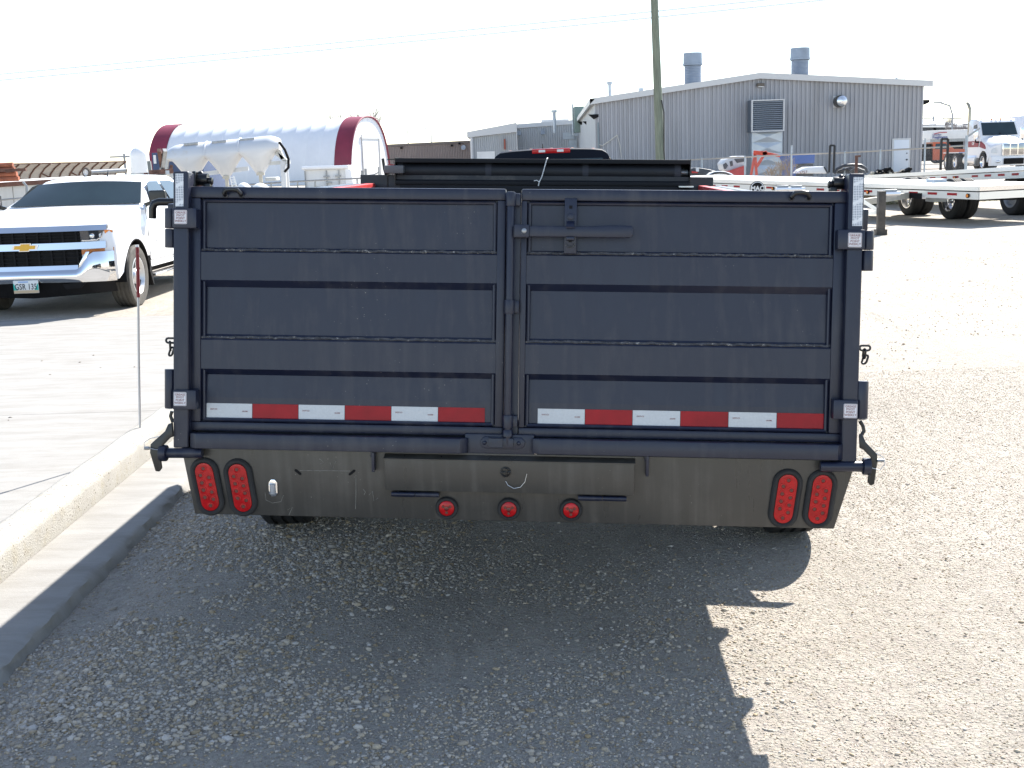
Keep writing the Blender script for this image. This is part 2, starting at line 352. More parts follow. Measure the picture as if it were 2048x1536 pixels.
# loose stones on the yard
def stones(name, pts, sizes, cols, m, flat=.62, fine=False):
    ico = bmesh.new(); bmesh.ops.create_icosphere(ico, subdivisions=1, radius=1); bv = np.array([v.co[:] for v in ico.verts]); bf = np.array([[v.index for v in f.verts] for f in ico.faces]); ico.free()
    if fine: bv = np.array([[1, 0, 0], [-1, 0, 0], [0, 1, 0], [0, -1, 0], [0, 0, 1], [0, 0, -1.]]); bf = np.array([[0, 2, 4], [2, 1, 4], [1, 3, 4], [3, 0, 4], [2, 0, 5], [1, 2, 5], [3, 1, 5], [0, 3, 5]])
    N = len(pts); nv, nf = len(bv), len(bf)
    sc = np.stack([sizes*rng.uniform(.75, 1.35, N), sizes*rng.uniform(.65, 1.1, N), sizes*flat*rng.uniform(.6, 1.1, N)], 1)
    V = bv[None]*(1+rng.uniform(-.22, .22, (N, nv, 1)))*sc[:, None, :]
    a = rng.uniform(0, 2*np.pi, N); t = rng.normal(0, .25, N)
    ca, sa, ct, st = np.cos(a), np.sin(a), np.cos(t), np.sin(t)
    x, y, z = V[..., 0], V[..., 1], V[..., 2]
    y, z = y*ct[:, None]-z*st[:, None], y*st[:, None]+z*ct[:, None]
    x, y = x*ca[:, None]-y*sa[:, None], x*sa[:, None]+y*ca[:, None]
    V = np.stack([x, y, z], 2)+pts[:, None, :]
    me = bpy.data.meshes.new(name); me.vertices.add(N*nv); me.vertices.foreach_set('co', V.reshape(-1).astype(np.float32))
    Fi = (bf[None]+(np.arange(N)*nv)[:, None, None]).reshape(-1); me.loops.add(len(Fi)); me.loops.foreach_set('vertex_index', Fi.astype(np.int32))
    me.polygons.add(N*nf); me.polygons.foreach_set('loop_start', np.arange(0, 3*N*nf, 3, dtype=np.int32)); me.update(calc_edges=True)
    ca_ = me.color_attributes.new('stone_colour', 'FLOAT_COLOR', 'POINT'); c4 = np.ones((N, nv, 4), np.float32); c4[:, :, :3] = cols[:, None, :]; ca_.data.foreach_set('color', c4.reshape(-1))
    me.materials.append(m); o = bpy.data.objects.new(name, me); COL.objects.link(o); return o
sm = bpy.data.materials.new('stone'); sm.use_nodes = True; n_ = sm.node_tree.nodes; at = n_.new('ShaderNodeAttribute'); at.attribute_name = 'stone_colour'
sm.node_tree.links.new(at.outputs['Color'], n_['Principled BSDF'].inputs['Base Color']); n_['Principled BSDF'].inputs['Roughness'].default_value = .85
def stone_cols(N):
    b = rng.uniform(.22, .48, N); w = rng.uniform(.03, .085, N); return np.stack([b+w, b, b-w*1.3], 1).clip(.08, .6)
def scatter(N, fn):
    out = np.zeros((0, 2))
    while len(out) < N:
        p = np.stack([rng.uniform(-1.76, 4.2, N*3), rng.uniform(2.9, 9.5, N*3)], 1)
        out = np.concatenate([out, p[rng.uniform(0, 1, len(p)) < fn(p)]])
    return out[:N]
def dens(p):
    x, y = p[:, 0], p[:, 1]
    d = np.exp(-((x+1.3)/1.0)**2)*.9 + .5*np.exp(-((x-.1)/.55)**2)*np.exp(-((y-3.9)/.7)**2) + .16
    d *= np.where(y > 7, .35, 1)*np.clip(1.25-.5*x, .7, 1)
    f = lambda a, b, c, e: np.sin(a*x+b*y+c)*np.sin(e*y-.6*a*x+2*c)
    k = .5*f(2.3, 1.1, .4, 3.1)+.3*f(5.7, -2.2, 1.3, 6.1)+.2*f(11, 4, 2.2, 13)
    return d*np.clip(.55+1.6*k, .05, 1.2)
N = 46000; P2 = scatter(N, dens); sz = np.clip(rng.lognormal(math.log(.0052), .40, N), .003, .017)*np.where(P2[:, 0] < -.4, 1.05, np.where(P2[:, 0] > 1., .62, .85))
gp_ = lambda P: np.array([gz(x, y)+.012*math.sin(x*2.3+1)*math.sin(y*1.7) for x, y in P])
tag(stones('loose_gravel', np.column_stack([P2, gp_(P2)+sz*.15]), sz, stone_cols(N), sm), kind='stuff')
N = 190000; P2 = scatter(N, lambda p: .35+.65*np.clip(dens(p), 0, 1)); sz = np.clip(rng.lognormal(math.log(.0028), .35, N), .0014, .006)
tag(stones('fine_gravel', np.column_stack([P2, gp_(P2)+sz*.2]), sz, stone_cols(N), sm, fine=True), kind='stuff')
N = 30000; P5 = np.stack([rng.uniform(1.0, 14, N), 9+rng.uniform(0, 1, N)**.8*17], 1); sz = np.clip(rng.lognormal(math.log(.006), .35, N), .003, .014)
tag(stones('yard_gravel', np.column_stack([P5, np.array([gz(x, y) for x, y in P5])+sz*.1]), sz, stone_cols(N), sm, fine=True), kind='stuff')
N = 520; P3 = np.stack([rng.uniform(1.2, 11, N), rng.uniform(3.0, 20, N)], 1); sz = np.clip(rng.lognormal(math.log(.009), .55, N), .005, .04)
tag(stones('scattered_stones', np.column_stack([P3, -sz*.1]), sz, stone_cols(N)*.72, sm), kind='stuff')

N = 46; P4 = np.stack([rng.uniform(-6.5, -2.5, N), rng.uniform(4.5, 13, N)], 1); sz = rng.uniform(.006, .014, N)
tag(stones('pad_debris', np.column_stack([P4, [padz(y) for y in P4[:, 1]]]), sz, stone_cols(N)*.5, sm), kind='stuff')

# ================================================================== THE DUMP TRAILER (seen from behind)
vd = Vector((400-CX, 47400-CY, F)).normalized(); hc = -Vector((-40463-CX, 65-CY, F)).normalized()
gh, gu = R3 @ hc, R3 @ (-vd)
GP = Plane(EYE + ray(1030, 610)*3.8, gh, gu)
_len = (GP.at(970, 831)[0]-GP.at(413, 822)[0] + GP.at(1650, 843)[0]-GP.at(1075, 832)[0])
GP = Plane(EYE + ray(1030, 610)*(3.8*1.8288/_len), gh, gu)      # tape squares are six inches long
g = GP.at; MG = GP.M
TR = thing('dump_trailer', 'dark navy dump trailer seen from behind with twin swing gates', 'trailer', (GP.O.x, GP.O.y+.1, 0))
lv = lambda y, x=700: g(x, y)[1]
VT = lv(375); Vb = lv(867)                                       # gate top and bottom
def gate(name, xo0, xo1, xi0, xi1, label):
    uo0, uo1, ui0, ui1 = g(xo0, 600)[0], g(xo1, 620)[0], g(xi0, 600)[0], g(xi1, 620)[0]
    vi1, vi0 = lv(398), lv(849)
    m = MB(MG)
    m.prism([(uo0, VT, 0), (uo1, VT, 0), (uo1-.0, vi1, 0), (uo0, vi1, 0)], (0, 0, -.05))
    m.box(uo0, uo1, Vb, vi0, -.05, 0); m.box(uo0, ui0, vi0, vi1, -.05, -.001); m.box(ui1, uo1, vi0, vi1, -.05, -.001)
    fr = m.build('gate', NAVY, TR, bev=.006); tag(fr, label)
    # pressed sheet with two shallow ribs standing proud
    prof = [(vi1+.004, -.022), (lv(497), -.022), (lv(507), -.006), (lv(563), -.006), (lv(577), -.026), (lv(672), -.022), (lv(684), -.006), (lv(742), -.006), (lv(754), -.026), (lv(800), -.022), (vi0-.004, -.022)]
    us = [ui0-.003, ui1+.003]
    m = MB(MG).grid(lambda u, k: (u, prof[k][0], prof[k][1]), us, list(range(len(prof)))); m.build('panel', NAVY, fr, smooth=0)
    for px0, px1, vv, w in ((xi0, xi1, lv(502), -.014), (xi0, xi1, lv(678), -.014)):     # weld along the top of each rib
        pts = [(ui0+(ui1-ui0)*i/60, vv+random.uniform(-.002, .002), w+random.uniform(-.001, .002)) for i in range(61)]
        MB(MG).tube(pts, .0055, 6).build('weld', WELD, fr)
    # bead round the opening
    m = MB(MG); q = .007
    for a, b in (((ui0+q, vi1-q), (ui1-q, vi1-q)), ((ui0+q, vi0+q), (ui1-q, vi0+q)), ((ui0+q, vi0+q), (ui0+q, vi1-q)), ((ui1-q, vi0+q), (ui1-q, vi1-q))):
        m.tube([(*a, -.016), (*b, -.016)], .0065, 8)
    m.build('seam_bead', NAVY, fr)
    return fr, ui0, ui1
GL, l0, l1 = gate('gate', 380, 1009, 401, 992, 'left swing gate with red and white reflective tape')
GR, r0, r1 = gate('gate', 1040, 1688, 1052, 1664, 'right swing gate carrying the latch handle')
for fr, x0, x1, y0, y1 in ((GL, 413, 970, 822, 831), (GR, 1075, 1650, 832, 844)):
    a = g(x0, y0, -.021); b = g(x1, y1, -.021)
    vm = (a[1]+b[1])/2; hh = .0254; L6 = (b[0]-a[0])/6
    for k in range(6):
        u = a[0]+k*L6
        o = MB(MG).box(u+.0008, u+L6-.0008, vm-hh, vm+hh, -.0215, -.0195).build('reflective_tape', TAPER if k % 2 else TAPEW, fr, smooth=0)
        if k % 2 == 0:
            for du, dv, t in ((.025, .006, 'DOT-C2'), (L6-.025, 0, '101590')):
                lettering(t, MG @ Matrix.Translation((u+du, vm+dv, -.0192)), .0062, INKR, fr, bold=.0001)
for fr, px, py in ((GL, 467, 385), (GR, 1600, 391)):                                   # tie-down loops on the top tubes
    u, v = g(px, py); m = MB(MG)
    m.tube([(u-.026, v-.010, -.002), (u-.027, v-.004, .014), (u-.018, v+.006, .022), (u, v+.008, .023), (u+.018, v+.006, .022), (u+.027, v-.004, .014), (u+.026, v-.010, -.002)], .0072, 10)
    m.build('tie_loop', BLACK, fr)
    MB(MG).sphere((u-.026, v-.010, 0), .010, .008, .006).build('weld', WELD, fr)
    MB(MG).sphere((u+.026, v-.010, 0), .010, .008, .006).build('weld', WELD, fr)
# corner posts
def post(x0, x1, yt, yb, xb0, xb1, rx0, rx1, ry0, ry1):
    a, b, c, d = g(x0, yt, .03), g(x1, yt, .03), g(xb1, yb, .03), g(xb0, yb, .03)
    um0, um1 = (a[0]+d[0])/2, (b[0]+c[0])/2
    o = MB(MG).prism([(um0, d[1], .03), (um1, c[1], .03), (um1, b[1], .03), (um0, a[1], .03)], (0, 0, -.09)).build('corner_post', NAVY, TR, bev=.007, seg=3)
    p0, p1 = g(rx0, ry0, .0305), g(rx1, ry1, .0305)
    MB(MG).box(p0[0], p1[0], p1[1], p0[1], .0302, .0315).build('reflector_strip', REFL, o, smooth=0)
    return um0, um1
pl0, pl1 = post(345, 376, 342, 896, 347, 377, 351, 367, 347, 413)
pr0, pr1 = post(1697, 1730, 346, 934, 1684, 1713, 1707, 1724, 354, 452)
# hinges with grease stickers
def hinge(ub0, ub1, ya, yb, kx0, kx1, ky0, ky1, sx, sy, px):
    bu0, bu1 = g(ub0, ya, .045)[0], g(ub1, ya, .045)[0]; v1, v0 = g(px, ya, .045)[1], g(px, yb, .045)[1]
    o = MB(MG).box(bu0, bu1, v0, v1, .0, .046).build('hinge', NAVY, TR, bev=.005)
    ku0, ku1 = g(kx0, ky0, .03)[0], g(kx1, ky0, .03)[0]; kv1, kv0 = g(px, ky0, .03)[1], g(px, ky1, .03)[1]
    uc, r = (ku0+ku1)/2, abs(ku1-ku0)/2
    split = v0 if ky0 <= ya+3 else v1
    MB(MG).cyl((uc, split+.0012, .012), (uc, kv1, .012), r, 24).build('knuckle', NAVY, o, bev=.002)
    MB(MG).cyl((uc, kv0, .012), (uc, split-.0012, .012), r*.97, 24).build('knuckle', NAVY, o, bev=.002)
    s = g(sx, sy, .047); hw, hh = .0212, .0225
    cor = []
    for cx_, cy_, a0 in ((hw-.004, hh-.004, 0), (-hw+.004, hh-.004, 90), (-hw+.004, -hh+.004, 180), (hw-.004, -hh+.004, 270)):
        for k in range(5): t = R_(a0+k*22.5); cor.append((s[0]+cx_+.004*math.cos(t), s[1]+cy_+.004*math.sin(t), .0462))
    MB(MG).prism(cor, (0, 0, .0008)).build('sticker', STICK, o, smooth=0)
    fr = [(s[0]+(p[0]-s[0])*.93, s[1]+(p[1]-s[1])*.93, .0475) for p in cor]
    MB(MG).tube(fr, .00045, 4, True).build('sticker_border', INKR, o)
    lettering('GREASE\nPIVOT\nPOINT\nWEEKLY', MG @ Matrix.Translation((s[0], s[1]+.0005, .0472)), .0097, INKR, o, bold=.00008, lines=.93)
hinge(344, 393, 416, 456, 326, 347, 416, 495, 361, 434, 360)
hinge(345, 392, 780, 819, 326, 346, 739, 819, 360, 798, 360)
hinge(1676, 1731, 459, 499, 1727, 1751, 461, 541, 1710, 480, 1715)
hinge(1667, 1717, 800, 839, 1713, 1740, 762, 839, 1701, 822, 1700)
MB(MG).box(g(1010, 600)[0]+.001, g(1039, 600)[0]-.001, Vb+.004, VT-.012, -.075, -.012).build('centre_post', NAVY, TR)
MB(MG).box(g(380, 880)[0], g(1690, 880)[0], Vb-.05, Vb+.05, -.085, -.058).build('rear_cross_member', NAVY, TR)
# latch rod down the middle, with collars
ur = g(1019, 600, .02)[0]
rod = MB(MG).cyl((ur, g(1019, 890, .02)[1], .022), (ur, g(1019, 384, .02)[1], .022), .0125, 24).build('latch_rod', NAVY, TR, bev=.002)
for y0, y1 in ((386, 414), (600, 628), (829, 855)):
    MB(MG).cyl((ur, lv(y1, 1019), .022), (ur, lv(y0, 1019), .022), .0165, 24).build('collar', NAVY, rod, bev=.002)
    MB(MG).box(ur+.002, ur+.03, lv(y1, 1019)+.003, lv(y0, 1019)-.003, -.002, .014).build('collar_tab', NAVY, rod, bev=.003)
MB(MG).cyl((ur, lv(872, 1019), .022), (ur, lv(858, 1019), .022), .0185, 20, .015).build('collar', NAVY, rod, bev=.002)
# latch handle, its bracket strap and catch
yb = .030
ha = g(1031, 462, yb); hb = g(1266, 462, yb)
hd = MB(MG).prism([(ha[0], ha[1]-.0175, yb), (hb[0]-.008, ha[1]-.0175, yb), (hb[0], ha[1]-.010, yb), (hb[0], ha[1]+.012, yb), (hb[0]-.006, ha[1]+.0195, yb), (ha[0]+.29, ha[1]+.0195, yb), (ha[0]+.24, ha[1]+.016, yb), (ha[0], ha[1]+.016, yb)], (0, 0, .009)).build('latch_handle', NAVY, TR, bev=.003)
MB(MG).box(ha[0]-.012, ha[0]+.042, ha[1]-.021, ha[1]+.021, .008, .0285).build('handle_fork', NAVY, hd, bev=.004)
MB(MG).box(ha[0]-.002, ha[0]+.044, ha[1]-.020, ha[1]+.020, .0395, .045).build('handle_fork', NAVY, hd, bev=.003)
MB(MG).sphere((ha[0]+.028, ha[1], .0455), .0085, .0085, .004).build('bolt', STEEL, hd)
sb = g(1142, 400, .0)
st = MB(MG).box(sb[0]-.020, sb[0]+.020, lv(508, 1142), lv(397, 1142), -.03, .014).build('handle_strap', NAVY, TR, bev=.004)
MB(MG).cyl((sb[0], lv(434, 1142), .014), (sb[0], lv(434, 1142), .021), .011, 20).build('bolt', NAVY, st, bev=.002)
MB(MG).prism([(sb[0]-.013, ha[1]+.030, .014), (sb[0]+.013, ha[1]+.030, .014), (sb[0]+.013, ha[1]+.018, .046), (sb[0]+.013, ha[1]+.009, .049), (sb[0]-.013, ha[1]+.009, .049), (sb[0]-.013, ha[1]+.018, .046)], (0, .004, .002)).build('catch', NAVY, st)
MB(MG).box(sb[0]-.013, sb[0]+.013, ha[1]-.028, ha[1]-.0178, .014, .05).build('catch', NAVY, st, bev=.003)
for dy in (415, 482): MB(MG).box(sb[0]-.005, sb[0]+.005, lv(dy, 1142)-.005, lv(dy, 1142)+.005, .012, .0146).build('slot', BLACKM, st, smooth=0)
MB(MG).tube([(sb[0]-.014, lv(489, 1142), .015), (sb[0]-.008, lv(494, 1142), .016), (sb[0]+.008, lv(494, 1142), .016), (sb[0]+.014, lv(489, 1142), .015)], .0035, 6).build('weld', WELD, st)
# rear sill rail in two lengths, keeper plate between
def sill(x0, x1, yt0, yb0, yt1, yb1, flip):
    a, b, c, d = g(x0, yb0, .05), g(x1, yb1, .05), g(x1, yt1, .05), g(x0, yt0, .05)
    vt, vb_ = (c[1]+d[1])/2, (a[1]+b[1])/2; e = .022
    pl = [(a[0], .0), (a[0], .034), (a[0]+e, .05), (b[0]-e, .05), (b[0], .026), (b[0], .0)]
    MB(MG).prism([(u, vb_, w) for u, w in pl], (0, vt-vb_, 0)).build('sill_rail', NAVY, TR, bev=.004)
    return vt, vb_
sv = sill(377, 933, 868, 898, 876, 907, 0); sill(1064, 1690, 879, 909, 889, 921, 1)
c0, c1 = g(930, 890, .01)[0], g(1068, 890, .01)[0]
kp = MB(MG).box(c0, c1, lv(907, 1000), lv(868, 1000), -.03, .0135).build('keeper_plate', NAVY, TR, bev=.003)
ku, kv = g(1005, 886, .02)
MB(MG).prism([(ku-.068, kv-.014, .0137), (ku-.072, kv+.006, .0137), (ku-.06, kv+.02, .0137), (ku+.062, kv+.018, .0137), (ku+.074, kv+.004, .0137), (ku+.068, kv-.014, .0137), (ku+.05, kv-.02, .0137), (ku-.05, kv-.02, .0137)], (0, 0, .007)).build('keeper', NAVY, kp, bev=.003)
MB(MG).prism([(ku-.045, kv-.013, .02), (ku-.045, kv+.016, .02), (ku-.038, kv+.016, .043), (ku+.002, kv+.016, .043), (ku+.002, kv-.013, .043), (ku-.038, kv-.013, .043)], (.0, .001, .001)).box(ku-.04, ku+.035, kv-.013, kv+.016, .0195, .034).build('keeper', NAVY, kp, bev=.004)
for du in (-.058, .052): MB(MG).sphere((ku+du, kv, .021), .007, .007, .004).build('bolt', NAVY, kp)

# bumper plate hangs upright below the sill
bo = GP.O + GP.u*sv[1] + GP.w*.012
BP = Plane(bo, GP.h, Vector((GP.u.x, -.02, 1)))
MBm = BP.M; bq = BP.at
cs = [bq(363, 905), bq(1712, 926), bq(1668, 1057), bq(390, 1028)]; t_ = (cs[0][1]+cs[1][1])/2+.012; b_ = (cs[2][1]+cs[3][1])/2
bp = MB(MBm).prism([(cs[3][0], b_, 0), (cs[2][0], b_, 0), (cs[1][0], t_, 0), (cs[0][0], t_, 0)], (0, 0, -.006)).build('bumper_plate', BUMP, TR, bev=.002)
MB(MBm).box(cs[3][0], cs[2][0], b_-.002, b_+.006, -.06, -.0065).build('bumper_flange', BLACKM, bp)
def stadium(ca, cb, r, n=12):
    a, b = Vector((*ca, 0)), Vector((*cb, 0)); d = (a-b).normalized(); ang = math.atan2(d.y, d.x); out = []
    for c, s in ((a, -90), (b, 90)):
        for k in range(n+1): t = ang+R_(s+180*k/n); out.append((c.x+r*math.cos(t), c.y+r*math.sin(t)))
    return out
def band(o1, w1, o2, w2, m):                           # skin between two equal outlines
    n = len(o1); m.add([(*p, w1) for p in o1]+[(*p, w2) for p in o2], [(i, (i+1) % n, n+(i+1) % n, n+i) for i in range(n)]); return m
def oval_light(xt, yt, xb, yb_):
    a, b = Vector((*bq(xt, yt), 0)), Vector((*bq(xb, yb_), 0)); d = (a-b).normalized(); r = .0285; a -= d*r; b += d*r
    m = MB(MBm); rs = [(.048, .0005), (.047, .007), (.042, .012), (.036, .013), (.0315, .009), (.0305, .004)]
    for (q, w), (q2, w2) in zip(rs, rs[1:]): band(stadium(a.xy, b.xy, q), w, stadium(a.xy, b.xy, q2), w2, m)
    gm = m.build('tail_light', RUBBER, TR, smooth=50)
    MB(MBm).prism([(*p, .003) for p in stadium(a.xy, b.xy, .0302)], (0, 0, .006)).build('lens', LENS, gm, bev=.002)
    x = Vector((-d.y, d.x, 0)); L = (a-b).length; c = (a+b)/2; spots = [(L/2+.012, 0), (-L/2-.012, 0)]
    for i in range(4): s = L/2-.014-(L-.028)*i/3; spots += [(s+.004, .0135), (s-.006, -.0135)]
    for s, l in spots:
        p = c+d*s+x*l
        MB(MBm).lathe([(.0112, 0), (.0112, .0016), (.0075, .0020), (.0065, .0004)], (p.x, p.y, .0088), (0, 0, 1), 16).build('diode_cup', LENS, gm)
        MB(MBm).cyl((p.x, p.y, .0085), (p.x, p.y, .0102), .0058, 12).build('diode', LENSD, gm)
for q in ((406, 926, 425, 1019), (473, 928, 490, 1021), (1578, 949, 1563, 1044), (1647, 950, 1632, 1045)): oval_light(*q)
def round_light(px, py):
    u, v = bq(px, py)
    gm = MB(MBm).lathe([(.0375, .0005), (.0375, .008), (.034, .014), (.028, .014), (.0255, .010), (.0255, .002)], (u, v, 0), (0, 0, 1), 36).build('marker_light', RUBBER, TR, smooth=50)
    MB(MBm).lathe([(.0252, 0), (.0252, .0095), (.022, .0115), (.0005, .0122)], (u, v, .001), (0, 0, 1), 32).build('lens', LENS, gm)
    for k in range(3):
        t = R_(90+120*k+180); MB(MBm).cyl((u+.013*math.cos(t), v+.013*math.sin(t), .012), (u+.013*math.cos(t), v+.013*math.sin(t), .0142), .0048, 12).build('diode', LENSD, gm)
    MB(MBm).cyl((u, v, .012), (u, v, .0152), .0075, 14).build('lens_boss', LENSD, gm, bev=.002)
for q in ((894, 1015), (1018, 1017), (1142, 1019)): round_light(*q)
# cover box of the ramp slot, its hinges and its ring pin
q0, q1, q2, q3 = bq(769, 919, .03), bq(1269, 929, .03), bq(1267, 991, .03), bq(770, 981, .03)
u0, u1, v1_, v0_ = (q0[0]+q3[0])/2, (q1[0]+q2[0])/2, (q0[1]+q1[1])/2, (q2[1]+q3[1])/2
fl = MB(MBm).prism([(v1_+.006, .0005), (v1_, .03), (v0_, .03), (v0_, .0005)] and [(u0, v1_+.008, .0005), (u0, v1_, .032), (u0, v0_, .03), (u0, v0_+.001, .0005)], (u1-u0, 0, 0)).build('slot_cover', BUMP, TR, bev=.0025)
MB(MBm).prism([(u0-.003, v1_+.013, .0005), (u0-.003, v1_+.005, .036), (u0-.003, v1_+.001, .036), (u0-.003, v1_+.009, .0005)], (u1-u0+.006, 0, 0)).build('cover_lip', BUMP, fl)
for xa, xb, ya in ((783, 878, 988), (1156, 1253, 996)):
    a, b = bq(xa, ya, .02), bq(xb, ya, .02); md = (a[0]+b[0])/2
    MB(MBm).cyl((a[0], a[1], .018), (md-.001, a[1], .018), .0085, 16).build('cover_hinge', NAVY, fl)
    MB(MBm).cyl((md+.001, a[1], .018), (b[0], a[1], .018), .0085, 16).build('cover_hinge', NAVY, fl)
    MB(MBm).box(a[0]+.01, md-.01, a[1]-.012, a[1]-.004, .0005, .014).build('cover_hinge', NAVY, fl, bev=.003)
pu, pv = bq(1011, 945, .04)
pts = [(pu+.0148*math.cos(t*math.pi/12), pv+.0148*math.sin(t*math.pi/12), .036) for t in range(24)]
rp = MB(MBm).tube(pts, .0022, 8, True).build('ring_pin', BLACK, TR)
MB(MBm).tube([(pu-.017, pv, .037), (pu+.017, pv+.002, .037)], .0022, 6).build('pin_bar', BLACK, rp)
MB(MBm).box(pu+.000, pu+.005, pv-.012, pv+.012, .03, .042).build('pin_bar', BLACK, rp, bev=.001)
WIRE = mat('wire', (.55, .56, .58), .35, metal=.8)
lw = [bq(1011, 963, .04), bq(1016, 971, .04), bq(1028, 977, .04), bq(1041, 974, .04), bq(1050, 963, .04), bq(1054, 946, .035)]
MB(MBm).tube([(*p, .036+.002*i) for i, p in enumerate(lw)], .0011, 6).build('lanyard', WIRE, rp)
for xa, ya, yb_ in ((747, 906, 942), (1295, 914, 951)):
    a, b = bq(xa, ya, .015), bq(xa, yb_, .015); MB(MBm).box(a[0]-.005, a[0]+.005, b[1], a[1]+.006, .0005, .03).box(a[0]-.010, a[0]+.006, a[1]-.014, a[1]+.008, .0005, .02).build('stop_tab', NAVY, TR, bev=.003)
# number plate lamp and plate slots
lu, lv_ = bq(547, 975); CH2 = CHROME
hexo = lambda k: [(lu+x*k, lv_+y*k) for x, y in ((-.0145, -.018), (-.0145, .018), (-.006, .029), (.006, .029), (.0145, .018), (.0145, -.018), (.006, -.029), (-.006, -.029))]
pl_ = MB(MBm).prism([(*p, .0003) for p in hexo(1)], (0, 0, .006)).build('plate_lamp', CHROME, TR, bev=.002)
MB(MBm).cyl((lu, lv_-.018, .011), (lu, lv_+.016, .011), .0095, 16).build('lamp_glass', mat('lamp_clear', (.35, .36, .38), .15), pl_, bev=.002)
MB(MBm).box(lu-.011, lu-.0065, lv_-.018, lv_+.016, .006, .020).build('lamp_hood', CHROME, pl_, bev=.002)
for sx, sy, d in ((596, 944, -1), (704, 945, 1)):
    u, v = bq(sx, sy); MB(MBm).prism([(*p, .0002) for p in stadium((u-.007, v-.006*d), (u+.007, v+.006*d), .0042, 6)], (0, 0, .0012)).build('plate_slot', BLACKM, bp, smooth=0)
SCUFF = mat('scuff', (.17, .165, .15), .6, var=.4, vscale=60)
for pts in ([(600, 941), (650, 941), (700, 942)], [(712, 950), (712, 985), (711, 1018)], [(530, 985), (532, 1000), (545, 1006), (562, 1003), (567, 990)], [(640, 918), (648, 925), (640, 928)], [(660, 925), (665, 938), (672, 922)], [(726, 978), (731, 984), (728, 990)], [(738, 990), (745, 982), (748, 1002), (756, 996)], [(575, 1020), (585, 1014), (578, 1030)]):
    MB(MBm).tube([(*bq(*p), .0) for p in pts], .0012, 4).build('scuff_mark', SCUFF, bp)
# pivot tubes, spring latch levers and pins at the lower corners
def corner(sgn, tx0, tx1, ty, lever, pin, lan):
    a, b = g(tx0, ty, .03), g(tx1, ty, .03)
    o = MB(MG).cyl((*a, .03), (*b, .03), .0165, 20).build('pivot_tube', NAVY, TR, bev=.002)
    e = a if sgn < 0 else b
    MB(MG).cyl((e[0]-.012, e[1], .03), (e[0]+.012, e[1], .03), .027, 20).build('collar', NAVY, o, bev=.004)
    pts = [g(*p, .035) for p in lever]
    lo = MB(MG).prism([(*p, .028) for p in pts], (0, 0, .014)).build('spring_lever', BLACK, TR, bev=.003)
    p0, p1 = g(*pin[0], .04), g(*pin[1], .04)
    MB(MG).cyl((*p0, .044), (*p1, .044), .0055, 12).build('lock_pin', STEEL, lo)
    MB(MG).tube([(*g(*p, .05), .05) for p in lan], .0012, 6).build('lanyard', WIRE, lo)
corner(-1, 327, 405, 906, [(345, 845), (337, 848), (331, 862), (302, 888), (301, 905), (312, 942), (319, 943), (324, 936), (320, 905), (325, 892), (340, 876), (347, 873)], ((290, 896), (300, 896)), [(318, 873), (300, 877), (288, 885), (289, 894), (310, 899), (323, 900)])
corner(1, 1640, 1733, 933, [(1718, 868), (1725, 870), (1731, 884), (1754, 908), (1754, 925), (1748, 968), (1740, 971), (1735, 963), (1742, 915), (1726, 899), (1719, 896)], ((1754, 921), (1768, 921)), [(1752, 906), (1766, 914), (1770, 928), (1760, 940), (1744, 936), (1737, 926)])
for side, pts in ((-1, [(344, 822), (341, 832), (346, 845)]), (1, [(1720, 842), (1726, 852), (1728, 862), (1722, 872)])):
    MB(MG).tube([(*g(*p, .0), .0) for p in pts], .006, 8).build('spring_link', BLACK, TR)
# short lengths of chain on the posts
def link(c, ax, ay, L, w, r, name, par):
    c, ax, ay = Vector(c), Vector(ax).normalized(), Vector(ay).normalized(); pts = []
    for s, t0 in ((1, -90), (-1, 90)):
        for k in range(7): t = R_(t0+180*k/6); pts.append(c+ax*(s*L/2+w*math.cos(t))+ay*(w*math.sin(t)))
    return MB(MG).tube(pts, r, 8, True).build(name, BLACK, par)
for sgn, px, py in ((-1, 342, 681), (1, 1730, 696)):
    u, v = g(px, py, .01); o = link((u, v, .01), (1, 0, 0), (0, 1, 0), .018, .0075, .0036, 'chain', TR)
    link((u-.002, v-.018, .012), (0, 1, .2), (.3, 0, 1), .016, .007, .0036, 'chain_link', o); link((u+.001, v-.036, .01), (.3, 1, 0), (1, 0, .4), .015, .007, .0036, 'chain_link', o)
# tarp crank bits standing on the post tops (inboard)
for sgn, px, py in ((-1, 398, 355), (1, 1681, 362)):
    u, v = g(px, py); m = -sgn
    o = MB(MG).box(min(u-.022*m, u-.034*m), max(u-.022*m, u-.034*m), v-.035, v+.025, -.10, -.03).build('tarp_bracket', BLACK, TR, bev=.004)
    MB(MG).cyl((u-.022*m, v, -.06), (u+.012*m, v, -.06), .021, 20).cyl((u+.012*m, v-.004, -.06), (u+.026*m, v-.004, -.06), .013, 8).sphere((u-.014*m, v+.017, -.06), .012).build('tarp_roller', BLACK, o, bev=.002)
    MB(MG).box(min(u, u+.022*m), max(u, u+.022*m), v-.03, v-.014, -.075, -.045).build('tarp_foot', BLACK, o, bev=.002)
